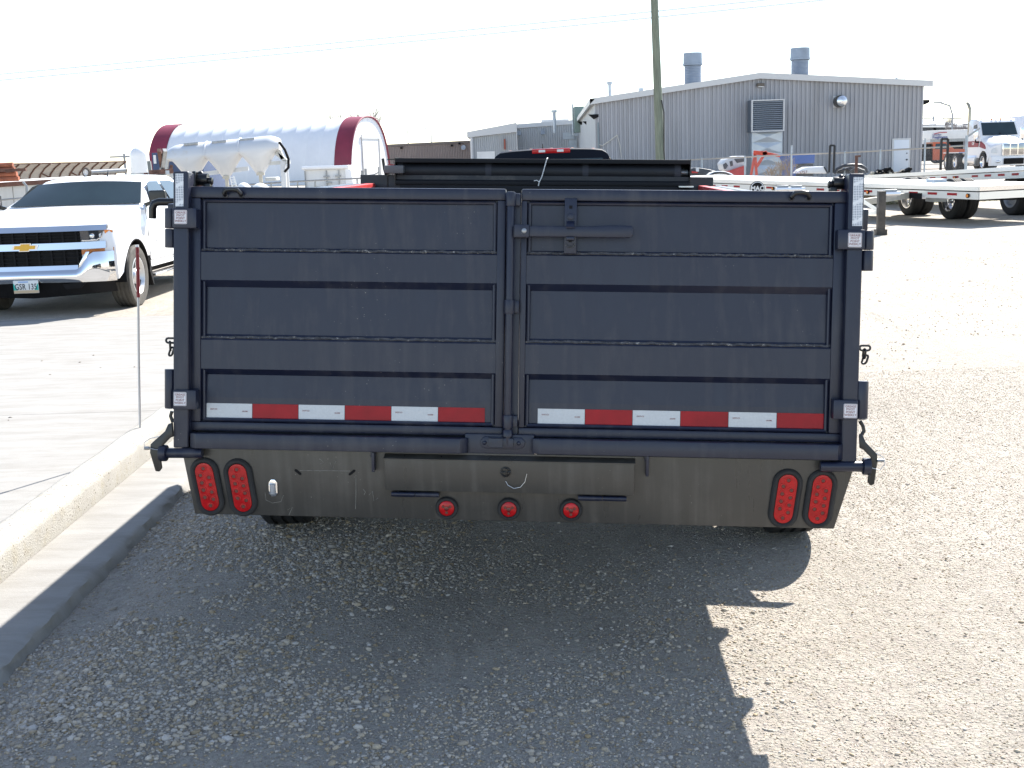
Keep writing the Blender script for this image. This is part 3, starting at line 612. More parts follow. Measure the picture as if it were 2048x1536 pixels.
# ---- the box behind the gates
th = R_(2.6); ty = Vector((math.sin(th), math.cos(th), 0)); bxx = (GP.h - ty*GP.h.dot(ty)).normalized(); bzz = bxx.cross(ty)
bo2 = GP.O + GP.u*Vb - GP.w*.065
MT = Matrix.Translation(bo2) @ Matrix((bxx, ty, bzz)).transposed().to_4x4(); MTi = MT.inverted()
LEN = 3.66; HB = .80; HS = .735
SIDE = mat('box_inside', (.016, .017, .02), .5, var=.3, dirt=(.08, .07, .06), dscale=4)
for s in (-1, 1):
    x = (pl0+.01) if s < 0 else (pr1-.05)
    sd_ = MB(MT).prism([(x, .0, -.10), (x, .105, HS), (x, LEN, HS), (x, LEN, -.10)], (.04, 0, 0)).build('side_wall', SIDE, TR, bev=.003)
    xi = x+.045 if s < 0 else x-.055
    MB(MT).box(xi, xi+.05, .16, LEN-.02, HS-.055, HS+.004).build('top_rail', RED, sd_, bev=.006)
    MB(MT).box(x-.066 if s < 0 else x+.041, x-.001 if s < 0 else x+.106, .14, LEN-.01, HS-.07, HS+.002).build('outer_rail', NAVY, sd_, bev=.006)
    for k in range(6):
        xo = x-.062 if s < 0 else x+.042; yy = .45+k*.58
        MB(MT).box(xo, xo+.06, yy, yy+.06, -.08, HS-.073).build('side_stake', NAVY, sd_, bev=.004)
MB(MT).box(pl0+.05, pr1-.05, .03, LEN-.05, -.06, -.03).build('floor', SIDE, TR)
MB(MT).box(pl0+.01, pr1-.01, LEN, LEN+.05, -.10, HB-.01).build('front_wall', SIDE, TR, bev=.004)
for s in (-.45, .45): MB(MT).box(s-.04, s+.04, .1, LEN+.1, -.30, -.12).build('frame_rail', BLACKM, TR, bev=.004)
for yy in (.5, 1.5, 2.6, 3.5): MB(MT).box(-1.0, 1.0, yy, yy+.07, -.155, -.105).build('cross_member', BLACKM, TR, bev=.004)
tp = MT @ Vector((0, LEN+.1, -.2)); hit = Vector((.40, 9.05+.0, .5))
for s in (-.45, .45): MB().beam(MT @ Vector((s, LEN+.05, -.22)), hit+Vector((s*.06, 0, .08)), .08, .14).build('tongue_beam', BLACKM, TR, bev=.004)
# rolled tarp in its housing at the front
def tl(px, py): 
    r = ray(px, py); o = MT @ Vector((0, LEN-.02, 0)); t = (o-EYE).dot(ty)/r.dot(ty); q = MTi @ (EYE+r*t); return q.x, q.z
t0, t1, tb0, tb1 = tl(790, 317), tl(1381, 319), tl(790, 367), tl(1381, 374)
X0, X1, Z1, Z0 = t0[0], t1[0], (t0[1]+t1[1])/2, (tb0[1]+tb1[1])/2; Y0 = LEN-.02
HOUS = mat('housing_black', (.010, .011, .014), .6, spec=.25)
th_ = MB(MT).prism([(X0, Y0, Z1), (X0, Y0+.16, Z1), (X0, Y0+.16, Z0), (X0, Y0-.01, Z0), (X0, Y0-.01, Z0+.022), (X0, Y0+.012, Z0+.03), (X0, Y0+.15, Z0+.012), (X0, Y0+.15, Z1-.012), (X0, Y0+.012, Z1-.018), (X0, Y0, Z1-.026)], (X1-X0, 0, 0)).build('tarp_housing', HOUS, TR, bev=.002)
for a, b in ((X0-.004, X0+.001), (X1-.001, X1+.004)): MB(MT).box(a, b, Y0+.0, Y0+.165, Z0-.003, Z1+.003).build('housing_end', BLACK, th_)
zc = (Z0+Z1)/2+.002
MB(MT).cyl((X0+.006, Y0+.08, zc), (X1-.05, Y0+.08, zc), .058, 28).build('tarp_roll', TARP, th_)
for px in (797, 975, 1170, 1355):
    xx = tl(px, 340)[0]; MB(MT).cyl((xx-.015, Y0+.08, zc), (xx+.022, Y0+.08, zc), .0592, 28).build('roll_strap', mat('strap', (.035, .037, .048), .7), th_)
MB(MT).cyl((X1-.05, Y0+.08, zc), (X1-.006, Y0+.08, zc), .02, 16).build('roll_axle', STEEL, th_)
MB(MT).box(X0+.03, X1-.02, Y0-.02, Y0+.10, HS-.12, Z0-.004).build('housing_sill', HOUS, th_, bev=.003)
cr = MB(MT)
cx0 = X0-.055
cr.box(cx0, cx0+.012, Y0+.02, Y0+.14, Z0-.02, Z0+.10); cr.cyl((cx0-.01, Y0+.08, zc), (X0, Y0+.08, zc), .018, 12); cr.tube([(cx0-.006, Y0+.06, zc-.04), (cx0-.02, Y0+.05, zc+.01), (cx0-.028, Y0+.05, zc+.075)], .009, 8)
cr.box(cx0-.002, X0, Y0+.04, Y0+.12, Z0+.018, Z0+.028).box(cx0-.002, X0, Y0+.04, Y0+.12, Z0-.018, Z0-.008).box(cx0, X0, Y0+.05, Y0+.11, Z1-.012, Z1-.004).build('crank', BLACK, th_)
MB(MT).box(X0-.05, X0+.0, Y0+.03, Y0+.09, zc+.025, zc+.04).build('crank_decal', RED, th_)
MB(MT).box(X0-.065, X0+.055, Y0-.04, Y0+.08, HB+.0, HB+.048).build('corner_cap', mat('cap_grey', (.12, .12, .125), .5), TR, bev=.006)
MB(MT).box(X1-.07, X1+.02, Y0-.05, Y0-.0, Z0-.006, Z0+.002).build('corner_cap', ALU, TR)
a, b = tl(1094, 317), tl(1077, 366)
tie = MB(MT).tube([(a[0]+.003, Y0+.04, Z1+.006), (a[0], Y0-.006, Z1+.002), (b[0]+.02, Y0-.012, Z0+.05), (b[0]+.004, Y0-.014, Z0+.018), (b[0], Y0-.012, Z0-.004)], .0034, 6).build('tie_cord', mat('cord_white', (.72, .72, .70), .7), TR)
MB(MT).tube([(b[0]+.006, Y0-.016, Z0+.02), (b[0]-.012, Y0-.018, Z0+.03), (b[0]-.028, Y0-.016, Z0+.026)], .003, 6).sphere((b[0]+.004, Y0-.016, Z0+.02), .006).build('knot', MATS['cord_white'], tie)
# side tarp arm whose bent end shows past the left post
ta = [D(346, 404, GP.O.y+.35), D(318, 404, GP.O.y+.35), D(309, 407, GP.O.y+.35), D(305, 416, GP.O.y+.35), D(305, 437, GP.O.y+.35)]
ta = [ta[0]+Vector((.35, .3, 0)), ta[0]+Vector((.12, .06, 0))]+ta
MB().tube(ta, .0135, 12).build('tarp_arm', BLACK, TR)
# wheels and fenders
def wheel_mesh(r, w, rim):
    t = MB(); ww = w/2
    prof = [(rim, -ww*.75), (rim+.02, -ww*.92), (r*.82, -ww), (r*.93, -ww*.97), (r*.985, -ww*.82)]
    for k in range(4):
        c = -ww*.62+k*ww*.413; prof += [(r, c-ww*.12), (r, c+ww*.12), (r*.972, c+ww*.14), (r*.972, c+ww*.27)]
    prof += [(r*.985, ww*.82), (r*.93, ww*.97), (r*.82, ww), (rim+.02, ww*.92), (rim, ww*.75)]
    t.lathe(prof, (0, 0, 0), (1, 0, 0), 48, close=True); return t
def wheel(parent, c, r, w, rim, out, rmat, tmat=RUBBER, spokes=0, dual=False, name='wheel', yaw=0., axis=None, hubcap=False):
    """c = centre of the outer tyre, out = +1/-1 outer face along local x of the parent's frame"""
    M = axis if axis is not None else Matrix()
    T = M @ Matrix.Translation(Vector(c)) @ Matrix.Rotation(yaw, 4, 'Z')
    t = wheel_mesh(r, w, rim); t.v = [T @ p for p in t.v]; tyre = t.build(name, tmat, parent)
    q = MB(T); f = out*w/2
    q.lathe([(rim*1.03, f*.86), (rim*1.04, f*.93), (rim*.97, f*.95), (rim*.90, f*.80), (rim*.82, f*.35 if not spokes else f*.55), (rim*.40, f*.30 if not spokes else f*.60), (rim*.36, f*.55 if not spokes else f*.72), (rim*.30, f*.62 if not spokes else f*.80), (rim*.02, f*.64 if not spokes else f*.82)], (0, 0, 0), (1, 0, 0), 40, cap0=False)
    rm = q.build('rim', rmat, tyre, smooth=30)
    if spokes:
        for k in range(spokes):
            a = 2*math.pi*(k+.5)/spokes; dy, dz = math.cos(a), math.sin(a); m_ = MB(T)
            m_.lathe([(rim*.13, 0), (rim*.12, f*.04)], (f*.66, dy*rim*.62, dz*rim*.62), (1, 0, 0), 12) if False else m_.prism([(f*.60, dy*rim*.45-dz*rim*.11, dz*rim*.45+dy*rim*.11), (f*.60, dy*rim*.45+dz*rim*.11, dz*rim*.45-dy*rim*.11), (f*.60, dy*rim*.80+dz*rim*.19, dz*rim*.80-dy*rim*.19), (f*.60, dy*rim*.80-dz*rim*.19, dz*rim*.80+dy*rim*.19)], (f*.08, 0, 0))
            m_.build('rim_opening', BLACKM, tyre)
    else:
        for k in range(10):
            a = 2*math.pi*k/10; MB(T).cyl((f*.30, rim*.55*math.cos(a), rim*.55*math.sin(a)), (f*.42, rim*.55*math.cos(a), rim*.55*math.sin(a)), rim*.05, 8).build('lug_nut', rmat, tyre)
    if dual:
        t = wheel_mesh(r, w, rim); T2 = T @ Matrix.Translation((-out*w*1.15, 0, 0)); t.v = [T2 @ p for p in t.v]; t.build('inner_tyre', tmat, tyre)
    return tyre
tyr = .375
for yy in (5.52, 6.40):
    for s in (-1, 1):
        cx_ = GP.O.x + (yy-GP.O.y)*math.tan(th) + s*1.17
        wheel(TR, (cx_, yy-s*.06, tyr+gz(cx_, 5)), tyr, .235, .21, s, mat('trailer_rim', (.5, .5, .5), .4, metal=.6))
        if yy < 6: MB().beam((cx_-s*.2, yy, tyr), (cx_-s*1.0, yy, tyr), .08, .08).build('axle', BLACKM, TR)
for s in (-1, 1):
    cx_ = GP.O.x + (5.9-GP.O.y)*math.tan(th) + s*1.17; pr_ = []
    for y, z in ((5.02, .60), (5.08, .72), (5.2, .84), (5.4, .87), (6.50, .87), (6.70, .84), (6.86, .72), (6.98, .60)): pr_.append((y, z+gz(cx_, 5)))
    inn = [(y*1.0+(5.9-y)*.012, z-.012) for y, z in pr_]
    MB().prism([(cx_-.14, y, z) for y, z in pr_]+[(cx_-.14, y, z) for y, z in reversed(inn)], (.28, 0, 0)).build('fender', NAVY, TR, bev=.003)

# ================================================================== PICKUP TRUCKS
def arc(cy, cz, r, a0, a1, n=14): return [(cy+r*math.cos(R_(a0+(a1-a0)*k/n)), cz+r*math.sin(R_(a0+(a1-a0)*k/n))) for k in range(n+1)]
def pickup(name, label, loc, rz, body_mat, rimmat, tyremat, front_detail, group=None, ck=1., cs=0.):
    t = thing(name, label, 'pickup truck', loc, rz, group); M = t.matrix_basis.copy(); B = lambda: MB(M)
    prof = [(.12, .42), (.03, .60), (.0, .66), (.0, .98), (.03, 1.06), (.12, 1.11), (.6, 1.19), (1.32, 1.255), (3.9, 1.27), (5.78, 1.29), (5.83, 1.26), (5.83, .66), (5.72, .50)]
    prof += arc(4.62, .40, .47, 15, 165) + [(4.1, .46), (1.48, .46)] + arc(.97, .40, .47, 15, 165)
    def fn(x, y, z):
        ax = abs(x); e = max(0, ax-.93)/.07
        if y < .75: y += (.20*ax**3+.05*e*e)*(1-y/.75)
        xx = x*(1-.045*max(0, z-.98)/.27-.03*max(0, .72-z)/.3)
        zz = z - (.045*e*e if z > 1.0 else 0) + (.035*(1-ax*ax) if (z > 1.0 and y < 1.5) else 0)
        return (xx, y, zz)
    b = B().slab(prof, [-1, -.985, -.955, -.9, -.75, -.5, -.25, 0, .25, .5, .75, .9, .955, .985, 1], fn).build('body', body_mat, t, smooth=28)
    # cab
    cp = [(1.28, 1.2), (1.44, 1.28), (2.10, 1.74), (2.22, 1.79), (2.5, 1.825), (3.0, 1.842), (3.45, 1.842), (3.56, 1.825), (3.585, 1.77), (3.74, 1.28), (3.74, 1.2)]
    Bl = lambda: MB(M)
    cp = [(y+cs, 1.25+(z-1.25)*ck if z > 1.25 else z) for y, z in cp]
    hw = lambda z: .955*(1-.25*max(0, z-1.25)/(.6*ck))
    cz = lambda z: 1.25+(z-1.25)*ck
    def fc(x, y, z):
        e = max(0, abs(x)-.85)/.15; zz = z-(.05*e*e if z > cz(1.7) else 0)-(.03*x*x if z > cz(1.7) else 0)
        return (x*hw(z), y+(.09*x*x if y < 2.4+cs else 0), zz)
    B().slab(cp, [-1, -.97, -.9, -.7, -.35, 0, .35, .7, .9, .97, 1], fc).build('cab', body_mat, t, smooth=28)
    # glazing
    def ws(s, k):
        y = cs+1.475+(2.085-1.475)*k; z = cz(1.305+(1.729-1.305)*k); x = s*(hw(z)-.055)
        return (x, y+.09*(s*.93)**2-.010, z+.010-(.03*s*s*k))
    B().grid(ws, list(np.linspace(-1, 1, 13)), [0, .25, .5, .75, 1]).build('windscreen', GLASSD, t)
    def rw(s, k):
        z = 1.34+(1.70-1.34)*k; y = cs+3.74-(3.74-3.56)*(z-1.28)/.52+.012; z = cz(z); return (s*(hw(z)-.12), y, z)
    B().grid(rw, [-1, -.5, 0, .5, 1], [0, .5, 1]).build('rear_window', GLASS, t)
    for s in (-1, 1):
        for poly in ([(1.78, 1.31), (2.62, 1.31), (2.62, 1.705), (2.28, 1.71), (2.12, 1.67)], [(2.72, 1.31), (3.42, 1.31), (3.36, 1.65), (3.2, 1.70), (2.72, 1.705)]):
            B().prism([(s*(hw(cz(z))+.001), y+cs, cz(z)) for y, z in poly], (s*.005, 0, 0)).build('side_window', GLASS, t, smooth=0)
        for y0, y1 in ((1.50, 2.66), (2.68, 3.55)):
            B().tube([(s*.985, y0, 1.24), (s*1.0, y0, .95), (s*.996, y0+.02, .55), (s*.996, y1, .55), (s*1.0, y1, .95), (s*.985, y1, 1.24)], .004, 4).build('door_seam', BLACKM, t)
            B().box(min(s*1.0, s*1.028), max(s*1.0, s*1.028), y1-.22, y1-.06, 1.06, 1.095).build('door_handle', body_mat, t, bev=.008)
        m = B().box(min(s*1.0, s*1.22), max(s*1.0, s*1.22), 1.62, 1.72, 1.27, 1.46).build('mirror', BLACK, t, bev=.03, seg=3)
        B().box(min(s*1.03, s*1.19), max(s*1.03, s*1.19), 1.718, 1.726, 1.29, 1.44).build('mirror_glass', CHROME, m)
        B().beam((s*.93, 1.68, 1.27), (s*1.06, 1.67, 1.31), .06, .05).build('mirror_arm', BLACK, m)
        B().box(min(s*.86, s*1.03), max(s*.86, s*1.03), 1.6, 3.7, .33, .37).build('side_step', CHROME, t, bev=.015)
        for cy, nm in ((.97, 'arch_lining'), (4.62, 'arch_lining')):
            a = arc(cy, .40, .47, -5, 185, 18); a2 = arc(cy, .40, .455, -5, 185, 18)
            B().prism([(s*.62, y, z) for y, z in a]+[(s*.62, y, z) for y, z in reversed(a2)], (s*.385, 0, 0)).build(nm, BLACKM, t)
            B().prism([(s*.80, cy+.43, .42), (s*.80, cy+.47, .62), (s*.80, cy+.485, .62), (s*.80, cy+.56, .22), (s*.80, cy+.545, .22)], (s*.21, 0, 0)).build('mud_flap', BLACKM, t)
            wheel(t, (s*.875, cy, .395), .395, .265, .235, s, rimmat, tyremat, spokes=5, axis=M)
    B().box(-.55, .55, .5, 5.6, .3, .48).build('chassis', BLACKM, t)
    B().box(-.72, .72, 3.85, 5.72, 1.20, 1.296).build('bed_liner', BLACKM, t)
    B().cyl((.12, 2.5+cs, cz(1.82)), (.12, 2.56+cs, cz(1.82)+.09), .012, 8, .004).build('antenna', BLACK, t)
    if front_detail:
        fy = lambda x, y0=0.: y0+.20*abs(x)**3
        def strip(z0, z1, xa, xb, d, m, nm, d2=None, n=18, par=t, bz=0.):
            xs_ = np.linspace(xa, xb, n); q = B(); d2 = d if d2 is None else d2
            q.add([(x, fy(x)+.02, z0) for x in xs_]+[(x, fy(x)-d, z0+bz) for x in xs_]+[(x, fy(x)-d2, z1-bz) for x in xs_]+[(x, fy(x)+.02, z1) for x in xs_],
                  [(k*n+i, k*n+i+1, ((k+1) % 4)*n+i+1, ((k+1) % 4)*n+i) for k in range(4) for i in range(n-1)]+[(0, n, 2*n, 3*n), (n-1, 4*n-1, 3*n-1, 2*n-1)])
            return q.build(nm, m, par)
        gr = strip(.60, 1.075, -.64, .64, .004, BLACKM, 'grille')
        strip(1.03, 1.095, -.94, .94, .05, CHROME, 'chrome_bar', .02, par=t)
        strip(.815, .895, -.92, .92, .055, CHROME, 'chrome_bar', .04, par=t)
        strip(.565, .625, -.60, .60, .05, CHROME, 'chrome_bar', .035, par=t)
        for s in (-1, 1):
            B().prism([(s*.60, fy(.6)-.05, .565), (s*.66, fy(.66)-.05, .60), (s*.74, fy(.74)-.045, .78), (s*.70, fy(.7)-.045, .78), (s*.62, fy(.62)-.05, .64)], (0, .04, 0)).build('chrome_corner', CHROME, t, bev=.004)
        for z0, z1 in ((.895, 1.03), (.625, .815)):
            for k in range(1, 4): z = z0+(z1-z0)*k/4; strip(z-.007, z+.007, -.64, .64, .022, BLACKM, 'grille_slat', par=gr)
            for k in range(9): x = -.60+.15*k; B().box(x-.012, x+.012, fy(x)-.03, fy(x), z0, z1).build('grille_bar', BLACKM, gr)
        # cross emblem
        GOLD = mat('emblem_gold', (.62, .36, .05), .35, metal=.4); ex, ez = .14, .042
        def bow(k, w): return [(x*k, -.058-w, .855+z*k) for x, z in ((-ex, -.022), (-.062, -.022), (-.068, -ez), (.042, -ez), (.054, -.022), (.125, -.022), (ex, .022), (.062, .022), (.068, ez), (-.042, ez), (-.054, .022), (-.125, .022))]
        em = B().prism(bow(1.15, 0), (0, .015, 0)).build('emblem_rim', CHROME, t); B().prism(bow(.95, .004), (0, .008, 0)).build('emblem', GOLD, em)
        for s in (-1, 1):
            pts = lambda za, zb, xa, xb: [(s*xa, fy(xa)-.02, za), (s*xb, fy(xb)+.0, za+.02), (s*xb, fy(xb)-.0, zb-.02), (s*xa, fy(xa)-.02, zb)]
            h = B().grid(lambda u, k: (s*(.645+.335*u), fy(.645+.335*u)-.015+.05*u*u, (.905+.125*k) if u < .98 else .93+.09*k), list(np.linspace(0, 1, 8)), [0, .5, 1]).build('headlight', mat('headlamp', (.03, .035, .045), .05, coat=.6), t)
            B().sphere((s*.77, fy(.77)-.005, .965), .035, .03, .035).build('lamp_bulb', CHROME, h)
            B().prism([(s*.92, fy(.92)+.005, .93), (s*.975, fy(.975)+.03, .94), (s*.975, fy(.975)+.03, 1.02), (s*.90, fy(.90)+.0, 1.03)], (0, .015, 0)).build('side_marker', AMBER, h)
            B().tube([(s*.66, fy(.66)-.024, .915), (s*.82, fy(.82)-.018, .915), (s*.87, fy(.87)-.012, .945), (s*.885, fy(.885)-.01, 1.01)], .009, 6).build('lamp_trim', CHROME, h)
            B().grid(lambda u, k: (s*(.65+.33*u), fy(.65+.33*u)-.028+.055*u*u, .745+.055*k+.015*u), list(np.linspace(0, 1, 8)), [0, 1]).build('turn_signal', mat('amber_dark', (.45, .14, .03), .2, coat=.4), t)
        # bumper
        def bf(x, k):
            ax = abs(x); top = .575+.20*sstep(.60, .80, ax); z = .435+(top-.435)*k; bul = math.sin(math.pi*min(1, k*.9+.08))*.035
            return (x*(1.0-.012*k), .22*ax**3+.06*max(0, ax-.9)*9-.09-bul, z-.02*ax*(1-k))
        bmp = B().grid(bf, list(np.linspace(-1.0, 1.0, 41)), list(np.linspace(0, 1, 10))).build('front_bumper', CHROME, t, smooth=60)
        B().grid(lambda x, k: (x, .22*abs(x)**3-.05+.10*k, .45-.22*k+.05*k*abs(x)), list(np.linspace(-.97, .97, 25)), [0, .3, .6, 1]).build('valance', BLACKM, t)
        for s in (-1, 1): B().prism([(s*.42, -.085, .40), (s*.70, -.02, .43), (s*.62, -.03, .35), (s*.46, -.07, .34)], (0, .03, 0)).build('tow_hook_recess', BLACKM, bmp)
        npl = B().box(-.152, .152, -.135, -.125, .315, .468).build('number_plate', mat('plate', (.70, .72, .72), .4), t, bev=.004)
        B().box(-.150, .150, -.1365, -.1352, .318, .352).build('plate_band', mat('plate_sand', (.55, .42, .28), .5), npl)
        for s in (-1, 1): B().prism([(s*.150, -.1368, .352), (s*.150, -.1368, .44), (s*.10, -.1368, .352)], (0, .001, 0)).build('plate_band', mat('plate_teal', (.02, .42, .36), .5), npl)
        B().box(-.09, .03, -.1365, -.1352, .443, .458).build('plate_band', mat('plate_blue', (.25, .4, .7), .5), npl)
        lettering('GSR 135', M @ facing((0, -.1375, .39), (1, 0, 0)), .098, INKB, npl, squeeze=.72, bold=.0012, spacing=1.08)
        lettering('SILVERADO', M @ facing((1.006, 1.78, .80), (0, 1, 0)), .055, mat('badge', (.4, .42, .45), .3, metal=.6), t)
    return t
zt = .205
ywt = R_(-22-20.5+18)
fc_ = D(58, 540, 14.5)
WP = pickup('pickup_truck', 'white pickup truck with chrome grille parked beyond the concrete pad', (fc_.x, fc_.y, .06), R_(-1.5), WHITE, mat('wheel_silver', (.62, .63, .64), .35, metal=.7), TYREDUST, True, ck=.71, cs=.12)
DKB = mat('dark_car_paint', (.006, .008, .014), .6, spec=.12)
dkp = D(1102, 300, 15.5)
DP = pickup('pickup_truck', 'dark pickup truck hitched ahead of the dump trailer', (dkp.x+.17, 19.25, .06), R_(180-2.6), DKB, mat('wheel_dark', (.1, .1, .1), .4, metal=.6), RUBBER, False)
Md = DP.matrix_basis.copy()
bl = MB(Md).box(-.245, .245, 3.47, 3.585, 1.775, 1.835).build('brake_light', LENS, DP, bev=.012)
for a, b, mm in ((-.16, -.075, WHITEM), (.075, .16, WHITEM)): MB(Md).box(a, b, 3.55, 3.592, 1.79, 1.822).build('cargo_lamp', mm, bl, bev=.004)
for x in (-.56, -.28, 0, .28, .56): MB(Md).sphere((x, 2.55, 1.825-.03*x*x*2), .045, .06, .03).build('roof_lamp', AMBER, DP)
for s in (-1, 1): MB(Md).box(s*.60-.02, s*.60+.02, 3.42, 3.52, 1.74, 1.785).build('roof_clip', WHITEM, DP, bev=.008)
MB(Md).cyl((0, 5.83, .45), (0, 10.5-.0-.2, .45), .03, 8).build('hitch', BLACKM, DP) if False else MB(Md).box(-.05, .05, 5.7, 6.05, .42, .5).build('hitch', BLACKM, DP)
# marker stake on the kerb
sb_ = G(279, 857, kz(.2)); stt = D(274.5, 494, sb_.y); smid = D(276.5, 594, sb_.y)
SK = thing('marker_stake', 'thin grey marker stake with dark red top standing on the kerb', 'stake', (sb_.x, sb_.y, sb_.z))
MB().tube([(sb_.x, sb_.y, sb_.z-.05), ((sb_+smid)*.5), smid], .0072, 10).build('shaft', mat('stake_grey', (.5, .51, .53), .35, metal=.6), SK)
MB().tube([smid-Vector((0, 0, .002)), stt], .0098, 10).build('red_sleeve', mat('stake_red', (.20, .015, .02), .5, dirt=(.5, .45, .42), dscale=60, dlo=.62, dhi=.7), SK)
MB().cyl(stt, stt+Vector((0, 0, .012)), .0098, 10).build('cap', WHITEM, SK)

# ================================================================== BUILDINGS
CLAD = mat('grey_cladding', (.34, .345, .37), .5, metal=.15, var=.10, vscale=.9, stretch=(1, 1, .12), dirt=(.27, .27, .28), dscale=.5, dlo=.5, dhi=.8)
CLADL = mat('light_cladding', (.42, .44, .46), .5, var=.06, vscale=.5)
BEIGE = mat('beige_cladding', (.24, .20, .185), .6, var=.06, vscale=.5)
TRIM = mat('pale_trim', (.55, .555, .56), .5)
FASC = mat('dark_trim', (.12, .10, .09), .6)
def ribbed(m, a, b, zb0, zb1, ztf, n, d, nrm):
    """corrugated sheet from point a to b (x,y), bottom z, top z given by ztf(t)"""
    a, b, nrm = Vector(a), Vector(b), Vector(nrm); vs = []; fs = []; prof = [(0, 0), (.38, 0), (.5, 1), (.88, 1)]
    ts = [((i+p)/n, w) for i in range(n) for p, w in prof]+[(1, 0)]
    for t, w in ts:
        q = a.lerp(b, t)+nrm*(w*d); vs += [(q.x, q.y, zb0+(zb1-zb0)*t), (q.x, q.y, ztf(t))]
    fs = [(2*i, 2*i+2, 2*i+3, 2*i+1) for i in range(len(ts)-1)]
    return m.add(vs, fs)
YB = 68.
eL, ap, eR = D(1190, 207, YB), D(1518, 157, YB), D(1848, 171, YB)
MBL = thing('metal_building', 'big grey corrugated metal shop building with twin roof stacks', 'building', ((eL.x+eR.x)/2, YB, .28))
xa, xb = eL.x, eR.x; ta_ = (ap.x-xa)/(xb-xa)
zt_ = lambda t: (eL.z+(ap.z-eL.z)*t/ta_) if t < ta_ else (ap.z+(eR.z-ap.z)*(t-ta_)/(1-ta_))
ribbed(MB(), (xa, YB, 0), (xb, YB, 0), .0, .0, zt_, 74, .07, (0, -1, 0)).build('front_wall', CLAD, MBL, smooth=0)
bk = Vector((1.2, 34, 0)); aL = Vector((xa, YB, 0))
ribbed(MB(), aL+bk, aL, 0, 0, lambda t: eL.z, 90, .05, (-1, 0, 0)).build('side_wall', CLADL, MBL, smooth=0)
MB().add([(xb, YB, 0), (xb+.3, YB+34, 0), (xb+.3, YB+34, eR.z), (xb, YB, eR.z)], [(0, 1, 2, 3)]).build('side_wall', CLAD, MBL)
rf = MB()
for p, q in ((Vector((xa-.25, YB-.25, eL.z+.02)), ap+Vector((0, -.25, .06))), (ap+Vector((0, -.25, .06)), Vector((xb+.35, YB-.25, eR.z+.0)))):
    rf.prism([p, q, q+Vector((0, 0, .1)), p+Vector((0, 0, .1))], bk*1.0)
rf.build('roof', CLADL, MBL)
for p, q in ((Vector((xa-.3, YB-.3, eL.z-.06)), ap+Vector((0, -.3, -.02))), (ap+Vector((0, -.3, -.02)), Vector((xb+.4, YB-.3, eR.z-.08)))):
    MB().prism([p, q, q+Vector((0, 0, .32)), p+Vector((0, 0, .32))], (0, .04, 0)).build('fascia', TRIM, MBL)
MB().prism([(xa-.32, YB-.3, eL.z-.06), (xa-.32, YB-.3, eL.z+.24), (xa-.02, YB-.3, eL.z+.24)], bk).build('gutter', TRIM, MBL)
MB().cyl(D(1196, 245, YB-.1), D(1199, 345, YB-.1), .06, 8).build('downspout', mat('downspout', (.18, .22, .24), .5), MBL)
def rectY(x0, y0, x1, y1, Y, dep, name, m, par, bev=0.):
    a, b, c, d = D(x0, y0, Y), D(x1, y0, Y), D(x1, y1, Y), D(x0, y1, Y)
    X0, X1, Zt, Zb = (a.x+d.x)/2, (b.x+c.x)/2, (a.z+b.z)/2, (c.z+d.z)/2
    return MB().box(X0, X1, Y-dep, Y+.02, Zb, Zt).build(name, m, par, bev=bev), X0, X1, Zb, Zt
# intake duct with louvre
dk, X0, X1, Zb, Zt = rectY(1497, 263, 1558, 352, YB-.1, .85, 'duct', GALV, MBL, .02)
DUCT2 = mat('duct_facet', (.5, .54, .58), .45, metal=.5, var=.15, vscale=.6)
n_p = 4
for k in range(n_p):
    z0 = Zb+(Zt-Zb)*k/n_p; z1 = Zb+(Zt-Zb)*(k+1)/n_p; zm = (z0+z1)/2; xm = (X0+X1)/2; y = YB-.952
    MB().add([(X0+.04, y, z0+.02), (X1-.04, y, z0+.02), (X1-.04, y, z1-.02), (X0+.04, y, z1-.02), (xm, y-.09, zm)], [(0, 1, 4), (1, 2, 4), (2, 3, 4), (3, 0, 4)]).build('duct_panel', DUCT2, dk, smooth=0)
lo, X0, X1, Zb, Zt = rectY(1495, 201, 1560, 264, YB-.1, .95, 'louvre', mat('louvre_dark', (.10, .12, .15), .5), MBL)
SL = mat('louvre_slat', (.28, .32, .38), .5, metal=.3)
for k in range(16):
    z = Zb+(Zt-Zb)*(k+.5)/16; MB().prism([(X0+.06, YB-1.06, z-.03), (X0+.06, YB-1.20, z-.085), (X0+.06, YB-1.20, z-.065), (X0+.06, YB-1.06, z+.0)], (X1-X0-.12, 0, 0)).build('louvre_slat', SL, lo)
for a, b in ((X0, X0+.07), (X1-.07, X1)): MB().box(a, b, YB-1.22, YB-1.05, Zb, Zt).build('louvre_frame', TRIM, lo)
for z in (Zb, Zt-.06): MB().box(X0+.07, X1-.07, YB-1.22, YB-1.05, z, z+.06).build('louvre_frame', TRIM, lo)
